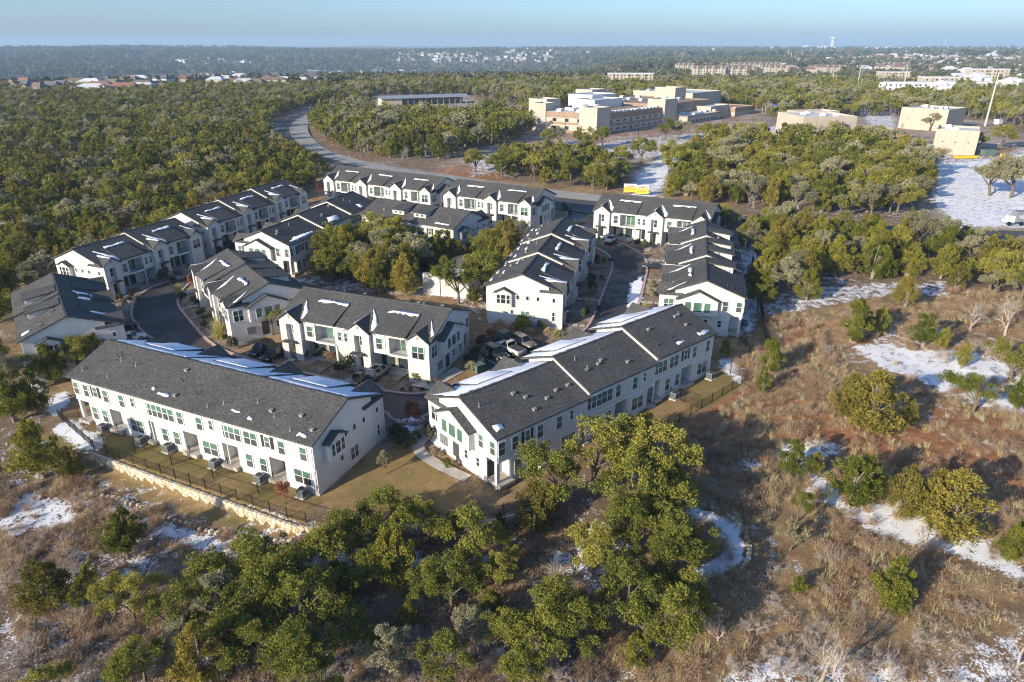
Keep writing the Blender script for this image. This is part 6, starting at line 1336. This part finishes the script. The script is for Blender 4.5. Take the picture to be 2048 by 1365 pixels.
# long open shed
F = Frame(at(764, 213), at(936, 207)); R = F.root('open_shed', 'long low open fronted shed with a grey metal roof', 'shed'); q = MB(); q.box(0, F.L, 11.6, 12, 0, 5); q.box(0, 14, 0, 12, 0, 4.6); q.build('wall', 'cream', R); q = MB(); slope_slab(q, -.8, F.L + .8, -1.2, 4.6, 6, 6.2, .15); slope_slab(q, -.8, F.L + .8, 13.2, 4.6, 6, 6.2, .15); q.build('roof', 'metal_roof', R)
for i in range(12): q = MB(); q.box(14 + i * (F.L - 15) / 11 - .15, 14 + i * (F.L - 15) / 11 + .15, .1, .4, 0, 4.7); q.build('post', 'plastic_grey', R)
# blue shade sails
for (px, py, w) in ((1541, 216, 4.5), (1775, 214, 3.5), (1655, 232, 0)):
    if not w: continue
    x, y = at(px, py + 12); R = tag(empty('shade_canopy', (x, y, float(tz_plain(x, y)))), 'blue shade canopy %s' % ('beside the school gym' if px < 1600 else 'behind the beige box buildings'), 'canopy'); q = MB(); q.v = [(-w, -w * .6, 4), (w, -w * .6, 4), (w, w * .6, 4), (-w, w * .6, 4), (0, 0, 6.2)]; q.f = [(0, 1, 4), (1, 2, 4), (2, 3, 4), (3, 0, 4)]; q.m = [0] * 4; q.build('canvas', 'canvas_blue', R)
    for sx in (-1, 1):
        for sy in (-1, 1): p = MB(); p.cyl(sx * w * .95, sy * w * .55, 0, 4.1, .12, n=6); p.build('post', 'pole_steel', R)
# site machines and bins
def machine(px, py, col, label, boom, ang=0.):
    x, y = at(px, py); R = tag(empty('construction_machine', (x, y, tzf(x, y)), ang), label, 'machine'); b = MB(); b.hexa([(-2.6, -1, .7), (2.4, -1, .7), (2.4, 1, .7), (-2.6, 1, .7), (-2.3, -.9, 1.7), (2.0, -.9, 1.5), (2.0, .9, 1.5), (-2.3, .9, 1.7)]); b.build('chassis', col, R); c = MB(); c.hexa([(-.6, -.9, 1.6), (.9, -.9, 1.6), (.9, .1, 1.6), (-.6, .1, 1.6), (-.4, -.8, 2.9), (.6, -.8, 2.9), (.6, 0, 2.9), (-.4, 0, 2.9)]); c.build('cab', 'car_glass', R)
    a = MB(); a.tube([(-2.2, .5, 1.9), (boom, .5, 1.6 + boom * .18), (boom + 1.2, .5, 1.0)], [.22, .18, .14], 4); a.build('boom', col, R)
    for sx in (-1.6, 1.6):
        for sy in (-1, 1): w = MB(); w.tube([(sx, sy * 1.0 - .2, .62), (sx, sy * 1.0 + .2, .62)], [.62, .62], 14); w.f.append(tuple(range(14))); w.m.append(0); w.build('wheel', 'rubber', R)
machine(1803, 276, 'orange', 'orange lifting machine before the second beige building', 3.2, .4); machine(1846, 318, 'yellow', 'yellow boom machine at the corner of the nearest beige building', 4.6, .05)
def bin_(px, py, col, label, L=5.5, h=2.2, w=2.3, ang=.1):
    x, y = at(px, py); q = MB(); q.hexa([(-L / 2 + .3, -w / 2, .1), (L / 2 - .3, -w / 2, .1), (L / 2 - .3, w / 2, .1), (-L / 2 + .3, w / 2, .1), (-L / 2, -w / 2 - .1, h), (L / 2, -w / 2 - .1, h), (L / 2, w / 2 + .1, h), (-L / 2, w / 2 + .1, h)])
    for i in range(5): q.box(-L / 2 + .5 + i * (L - 1) / 4 - .08, -L / 2 + .5 + i * (L - 1) / 4 + .08, -w / 2 - .16, -w / 2 - .02, .2, h)
    q.box(-L / 2 - .05, L / 2 + .05, -w / 2 - .16, w / 2 + .16, h, h + .14); tag(q.build('skip_bin', col, None, loc=(x, y, tzf(x, y)), rot=ang), label, 'skip')
bin_(1812, 302, 'red', 'red skip left of the grey container'); bin_(1843, 304, 'plastic_grey', 'grey site container beside the nearest beige building', 6, 2.9, 2.5); bin_(1857, 314, 'blue', 'small blue tank by the yellow machine', 2.4, 1.5, 1.6); bin_(1975, 312, 'box_green', 'green container under the oak by the beige building', 5, 2.2, 2.2); bin_(2004, 318, 'yellow', 'small yellow marker box on the snow field edge', 1.2, 1.6, 1.2)
bin_(1995, 249, 'metal_white', 'white tank near the foot of the tall pole', 5, 2.4, 2.4, .6); bin_(1931, 317, 'yellow', 'low stack of yellow pipes beside the nearest beige building', 8, .8, 2, .05)
# box trailer at the right edge, its lettering cut by the frame
x, y = at(2030, 452); R = tag(empty('box_trailer', (x, y, tzf(x, y)), .02), 'grey box trailer with white letters at the right edge', 'trailer'); q = MB(); q.box(0, 7, 0, 2.3, .9, 3.3); q.build('box', 'ac_grey', R); q = MB(); q.box(-1.4, -.15, .3, 2.0, .7, 2.2); q.hexa([(-2.2, .3, .7), (-1.4, .3, .7), (-1.4, 2.0, .7), (-2.2, 2.0, .7), (-2.1, .4, 1.3), (-1.4, .4, 1.4), (-1.4, 1.9, 1.4), (-2.1, 1.9, 1.3)]); q.build('cab', 'paint_white', R)
for sx in (-1.5, 1.4, 5.4): w = MB(); w.tube([(sx, -.02, .48), (sx, .3, .48)], [.48, .48], 12); w.f.append(tuple(range(12))); w.m.append(0); w.build('wheel', 'rubber', R)
fc = bpy.data.curves.new('lettering', 'FONT'); fc.body = 'HE'; fc.size = 1.25; fc.extrude = .01; tmp_ = bpy.data.objects.new('lettering', fc); lm_ = bpy.data.meshes.new_from_object(tmp_); lm_.materials.clear(); lm_.materials.append(M['white_paint']); lt = link('lettering', lm_, R, (.5, -.03, 1.7)); lt.rotation_euler = (math.pi / 2, 0, 0)
# yellow site banners on the fence behind the street end row
for i, (px, py) in enumerate(((1247, 388), (1271, 391))):
    x, y = at(px, py); R = tag(empty('site_banner', (x, y, tzf(x, y)), rad(-8)), '%s yellow and white site banner behind the street end row' % ('left' if i == 0 else 'right'), 'banner'); q = MB(); q.box(0, 3.6, -.03, .03, .5, 2.9); q.build('sheet', 'yellow', R); q = MB(); q.box(.02, 3.58, -.036, .036, 2.0, 2.88); q.build('white_field', 'white_paint', R)
    q = MB(); xx = 1.3
    for w in (.3, .22, .28, .2): q.box(xx, xx + w, -.045, .0, 2.5, 2.66); xx += w + .06
    xx = .7
    for w in (.5, .3, .42, .36, .4): q.box(xx, xx + w, -.045, .0, 2.08, 2.36); xx += w + .07
    q.build('lettering', 'red', R); q = MB()
    for j in range(2):
        xx = .5
        for w in (.4, .3, .5, .35, .45): q.box(xx, xx + w, -.04, .0, 1.05 + j * .42, 1.25 + j * .42); xx += w + .12
    q.build('fine_print', 'brick_tan', R)
    for sx in (.02, 3.55): p = MB(); p.box(sx, sx + .06, .035, .1, -.2, 3.0); p.build('post', 'pole_steel', R)
# tall steel power poles
for (bx, by, tx, ty, lb) in ((1970, 252, 1994, 146, 'tallest pale steel power pole at the right'), (1804, 190, 1813, 134, 'second steel power pole from the tallest'), (1713, 183, 1721, 135, 'third steel power pole from the tallest'), (1662, 178, 1667, 141, 'fourth steel power pole from the tallest'), (1630, 163, 1632, 138, 'fifth steel power pole from the tallest'), (1610, 130, 1611, 116, 'small far power pole nearest the suburb'), (1596, 131, 1597, 117, 'far power pole left of the suburb'), (1588, 130, 1589, 112, 'farther power pole in the cleared corridor'), (1581, 122, 1582, 105, 'very far power pole in the corridor'), (1575, 118, 1576, 100, 'most distant power pole in the corridor')):
    x, y = atf(bx, by); z = float(tz_plain(x, y)); d = gray(tx, ty); t = y / d[1]; h = CAM_H + d[2] * t - z
    R = tag(empty('power_pole', (x, y, z - 1)), lb, 'pole', 'steel power poles'); rs = max(.55, math.hypot(x, y) / 1500); q = MB(); q.cyl(0, 0, 0, h + 1, rs, rs * .5, 10); q.build('shaft', 'pole_steel', R)
    for k, zz in enumerate((h * .97, h * .88, h * .79)): a = MB(); a.tube([(0, 0, zz), ((-1) ** k * 2.6, 0, zz + .5)], [.16, .08], 5); a.tube([((-1) ** k * 2.6, 0, zz + .5), ((-1) ** k * 2.6, 0, zz - .6)], [.1, .1], 5); a.build('arm', 'pole_steel', R)
# water towers on the horizon
def tower(px, pb, pt, label, style):
    x, y = atf(px, pb); z = float(tz_plain(x, y)); d = gray(px, pt); h = CAM_H + d[2] * (y / d[1]) - z; R = tag(empty('water_tower', (x, y, z)), label, 'water tower', 'water towers'); w = h * .22 if style else h * .12; q = MB()
    q.tube([(0, 0, -5), (0, 0, h * .72)], [w * .9 if style else w * .5, w * .75 if style else w * .4], 14); q.build('shaft', 'metal_white', R); q = MB(); q.tube([(0, 0, h * .70), (0, 0, h * .80), (0, 0, h * .95), (0, 0, h)], [w * .8, w * 1.35, w * 1.35, w * .9], 18); q.build('tank', 'metal_white', R)
tower(1664, 95, 74, 'wide white water tower on the horizon', 1); tower(1857, 93, 81, 'small white water tower right of the wide one', 0); tower(1889, 93, 79, 'slender white water tower at the far right', 0); tower(1128, 97, 90, 'tiny white water tower above the far town', 0); tower(77, 102, 94, 'tiny white tower on the left horizon', 0)
# flats, offices and far houses
def flats(px, py, wpx, storeys, label, wallm='cream', roofm='tile_brown', grp='far apartment blocks', hip=True, dep=16):
    a = atf(px, py); b = (a[0] + wpx / FOC * a[1] / math.cos(PITCH) * .98, a[1] - 3.); F = Frame(a, b); R = F.root('apartment_block', label, 'building', grp); h = 3.1 * storeys; L = F.L
    q = MB(); q.box(0, L, 0, dep, -6, h)
    k = max(2, int(L / 9))
    for i in range(k): q.box(L * (i + .25) / k, L * (i + .6) / k, -1.2, .1, -6, h + .6)
    q.build('wall', wallm, R)
    if hip:
        q = MB(); i0 = [(-.8, -1.6, h), (L + .8, -1.6, h), (L + .8, dep + .8, h), (-.8, dep + .8, h), (4, dep / 2, h + 3.4), (L - 4, dep / 2, h + 3.4)]; q.v = i0; q.f = [(0, 1, 5, 4), (1, 2, 5), (2, 3, 4, 5), (3, 0, 4)]; q.m = [0] * 4; q.build('roof', roofm, R)
        for i in range(k): q = MB(); xm = L * (i + .425) / k; q.v = [(xm - 2, -1.9, h + .5), (xm + 2, -1.9, h + .5), (xm, -1.9, h + 2.2), (xm, dep * .4, h + 2.2)]; q.f = [(0, 1, 2), (1, 3, 2), (0, 2, 3)]; q.m = [0] * 3; q.build('gable', wallm, R)
    else:
        q = MB(); q.box(-.3, L + .3, -.3, dep + .3, h, h + 1.0); q.build('roof', 'roof_white', R)
    for s_ in range(storeys):
        for i in range(int(L / 4.2)): flatwin(R, 2 + i * 4.2, -.03 if not any(L * (j + .25) / k < 2 + i * 4.2 < L * (j + .6) / k for j in range(k)) else -1.23, .9 + 3.1 * s_, 1.6, 1.5)
for i, (px, py, w, s, pos) in enumerate(((1243, 141, 110, 3, 'furthest left of the cream blocks'), (1352, 140, 42, 3, 'second from the left of the cream blocks'), (1387, 150, 54, 3, 'front left of the middle cream blocks'), (1444, 150, 58, 3, 'front right of the middle cream blocks'), (1406, 140, 46, 3, 'behind the front middle cream block'), (1462, 138, 54, 3, 'behind the front right cream block'), (1518, 138, 40, 3, 'small one among the right cream blocks'), (1532, 147, 50, 3, 'furthest right of the cream blocks'), (1625, 146, 60, 3, 'beside the power poles'), (1762, 138, 58, 3, 'left of the pale office'))):
    flats(px, py, w, s, 'cream apartment block, ' + pos)
flats(1217, 160, 96, 2, 'long low tan office with dark window bands before the cream blocks', 'cream', 'roof_white', None, False); flats(1940, 164, 62, 4, 'white office block with rows of windows at upper right', 'cream', 'roof_white', None, False); flats(1762, 156, 68, 2, 'pale flat roofed block left of the shops', 'beige_panel', 'roof_white', None, False); flats(1755, 182, 90, 2, 'white shopping building behind the second power pole', 'metal_white', 'roof_white', None, False); flats(1846, 178, 58, 3, 'cream shop block beside the white shopping building', 'cream', 'roof_white', None, False); flats(1950, 182, 24, 2, 'small cream block below the white office', 'cream', 'roof_white', None, False)
def house_mesh(i, wm, rm):
    r = random.Random(i); L, D, h = r.uniform(14, 20), r.uniform(10, 13), r.choice((3.2, 6.0, 6.0)); q = MB(); q.box(-L / 2, L / 2, -D / 2, D / 2, -4, h); q.box(-L / 2 + 1, -L / 2 + 7, -D / 2 - 3, -D / 2 + .1, -4, h); w = q.mesh('wall', [wm]); q = MB(); e = .7
    q.v = [(-L / 2 - e, -D / 2 - e, h), (L / 2 + e, -D / 2 - e, h), (L / 2 + e, D / 2 + e, h), (-L / 2 - e, D / 2 + e, h), (-L / 2 + 4.5, 0, h + 3.4), (L / 2 - 4.5, 0, h + 3.4), (-L / 2 + .4, -D / 2 - 3.6, h), (-L / 2 + 7.6, -D / 2 - 3.6, h), (-L / 2 + 4, -D / 2 - 3.6, h + 2.4), (-L / 2 + 4, 0, h + 2.6)]
    q.f = [(0, 1, 5, 4), (1, 2, 5), (2, 3, 4, 5), (3, 0, 4), (6, 7, 8), (7, 9, 8), (6, 8, 9)]; q.m = [0] * 7; return w, q.mesh('roof', [rm])
HM = {}
for c, (wm, rm) in {'red': ('cream', 'tile_red'), 'brown': ('cream', 'tile_brown'), 'grey': ('metal_white', 'roof_grey'), 'white': ('metal_white', 'roof_white')}.items(): HM[c] = [house_mesh(hash(c) % 91 + i if False else i + len(HM) * 7, wm, rm) for i in range(3)]
def houses(box, n, cols, label, grp, s=1.0, up=1.2):
    for i in range(n):
        px = random.uniform(box[0], box[2]); py = random.uniform(box[1], box[3]); x, y = atf(px, py); c = random.choice(cols); w, r = random.choice(HM[c]); o = empty('house', (x, y, float(tz_plain(x, y)) + up), random.uniform(-.6, .6)); o.scale = (s, s, s); link('wall', w, o); link('roof', r, o); tag(o, label, 'house', grp)
houses((0, 163, 330, 192), 22, ('brown', 'brown', 'grey', 'red'), 'suburban house among trees at the far edge of the left forest', 'houses behind the left forest', up=.6); houses((330, 150, 640, 178), 28, ('brown', 'grey', 'brown', 'white'), 'suburban house in the belt of roofs above the road curve', 'houses above the road curve', up=2.5)
houses((600, 146, 830, 160), 20, ('red', 'red', 'brown'), 'red tiled house in the valley edge suburb', 'red tiled houses', up=2.5); houses((330, 121, 510, 128), 16, ('white', 'white'), 'white house on the hazy hillside', 'white hillside houses', 1.2); houses((780, 106, 1100, 124), 34, ('brown', 'white', 'grey'), 'tiny house of the distant hillside town', 'distant town houses', 1.4)
houses((1000, 100, 1560, 112), 20, ('white', 'white', 'brown'), 'tiny pale building on the horizon plain', 'horizon plain buildings', 2.2); houses((1590, 106, 1720, 126), 34, ('red', 'brown', 'white'), 'house of the pinkish suburb right of the power poles', 'pinkish suburb houses', 1.2); houses((1720, 114, 1835, 124), 16, ('red', 'red'), 'orange roofed house of the far right suburb', 'orange roofed houses', 1.3); houses((1780, 98, 2048, 118), 44, ('white', 'brown', 'white'), 'tiny pale building of the far right town', 'far right town buildings', 1.8); houses((1560, 96, 1800, 104), 14, ('white',), 'long white roof near the wide water tower', 'white roofs by the tower', 2.6); houses((1850, 120, 2048, 134), 16, ('brown', 'white'), 'house among trees behind the white office', 'houses behind the office', 1.2)
houses((1640, 128, 2040, 150), 26, ('white', 'brown', 'brown'), 'pale roofed house in the trees right of the power poles', 'houses right of the poles', 1.15, 2.5); houses((1880, 140, 2048, 200), 10, ('white', 'white'), 'white roofed building near the white office', 'white roofs near the office', 1.2, 2.)
# the rest of the far towns: too small to pick apart
tn = MB(); rt = random.Random(77)
for (bx, n_, up) in (((1570, 97, 2048, 150), 230, 3.5), ((780, 105, 1120, 125), 120, 3.), ((330, 150, 660, 176), 40, 2.), ((0, 160, 330, 190), 14, 1.5), ((1000, 97, 1560, 108), 90, 4.), ((600, 144, 840, 158), 40, 4.)):
    for _ in range(n_):
        x, y = atf(rt.uniform(bx[0], bx[2]), rt.uniform(bx[1], bx[3])); z = float(tz_plain(x, y)); k = max(1., math.hypot(x, y) / 2200); w, d, h = rt.uniform(6, 13) * k, rt.uniform(5, 8) * k, rt.uniform(3, 6) * k ** .5 + up; m_ = rt.choice((0, 0, 1)); rm_ = rt.choice((1, 2, 2, 3, 4))
        tn.box(x - w, x + w, y - d, y + d, z - 6, z + h, m_); i = len(tn.v); e = 1.06
        tn.v += [(x - w * e, y - d * e, z + h), (x + w * e, y - d * e, z + h), (x + w * e, y + d * e, z + h), (x - w * e, y + d * e, z + h), (x - w * .55, y, z + h + 2.6 * k ** .5), (x + w * .55, y, z + h + 2.6 * k ** .5)]
        for f in ((0, 1, 5, 4), (1, 2, 5), (2, 3, 4, 5), (3, 0, 4)): tn.f.append(tuple(i + q for q in f)); tn.m.append(rm_)
tag(tn.build('distant_town', ['cream', 'metal_white', 'tile_brown', 'roof_white', 'tile_red']), 'pale scatter of far roofs and walls towards the horizon', 'town', kind='stuff')
# clubhouse in the grove
x, y = at(913, 578); R = tag(empty('clubhouse', (x, y, tzf(x, y)), rad(-20)), 'small white clubhouse with a flat snowy roof in the grove', 'building'); q = MB(); q.box(-5, 4, -4, 2.4, -1, 3.2); q.box(-5, -1.5, -4.2, -3.8, -1, 4.0); q.box(4, 4.3, -4, 4, -1, 3.6); q.build('wall', 'stucco', R); q = MB(); q.box(2.4, 4.2, .6, 2.6, -1, 5.4); q.build('chimney', 'limestone_pale', R); q = MB(); q.box(-4.9, 3.9, -3.7, 2.3, 3.2, 3.3); q.build('flat_roof', 'snow', R); q = MB(); q.box(-4, 7, 2.4, 9, -1, 3.4); q.build('hall', 'stucco', R)
q = MB(); q.v = [(-4.6, 1.9, 3.4), (7.6, 1.9, 3.4), (7.6, 9.6, 3.4), (-4.6, 9.6, 3.4), (0, 5.7, 5.4), (3.2, 5.7, 5.4)]; q.f = [(0, 1, 5, 4), (1, 2, 5), (2, 3, 4, 5), (3, 0, 4)]; q.m = [0] * 4; q.build('hip_roof', 'shingle', R)
# street lamps by the school drive
for i, (px, py) in enumerate(((1276, 282), (1193, 296), (1000, 322), (1130, 285), (1330, 276))):
    x, y = at(px, py); R = tag(empty('street_lamp', (x, y, tzf(x, y))), 'dark lamp post on the school drive, %s' % ('before the school front', 'beside the corner trees', 'at the left end of the drive', 'before the left wing', 'before the middle of the school')[i], 'lamp', 'lamp posts'); q = MB(); q.cyl(0, 0, 0, 8, .09, .06, 6); q.build('post', 'metal_black', R); q = MB(); q.box(-.9, .1, -.15, .15, 7.9, 8.05); q.build('lamp_head', 'metal_black', R)

# snow left on the street and the court
sm_ = MB()
for P, sd in ((((1262, 568), (1284, 552), (1288, 585), (1274, 625), (1256, 632), (1258, 600)), 1), (((792, 846), (848, 842), (846, 836), (800, 838)), 2)):
    snowpoly(sm_, [tuple(at(*q)) for q in P], lambda x, y: float(tz_plain(x, y)) + .06, .03, .5, sd)
tag(sm_.build('street_snow', 'snow'), 'thin snow lying on the shaded side of the streets', 'snow', kind='stuff')

# ------------------------------------------------------------------ air
m = bpy.data.materials.new('haze'); m.use_nodes = True; nt = m.node_tree; nt.nodes.clear(); out = nt.nodes.new('ShaderNodeOutputMaterial'); pv = nt.nodes.new('ShaderNodeVolumePrincipled')
pv.inputs['Color'].default_value = (.52, .74, 1.0, 1); pv.inputs['Density'].default_value = 1.25e-4; pv.inputs['Anisotropy'].default_value = .0; nt.links.new(pv.outputs[0], out.inputs['Volume']); M['haze'] = m
hz = MB(); hz.box(-19500, 19500, -330, 15200, -130, 140); ho = hz.build('haze', 'haze'); tag(ho, 'pale blue air between the camera and the far hills', 'haze', kind='stuff')
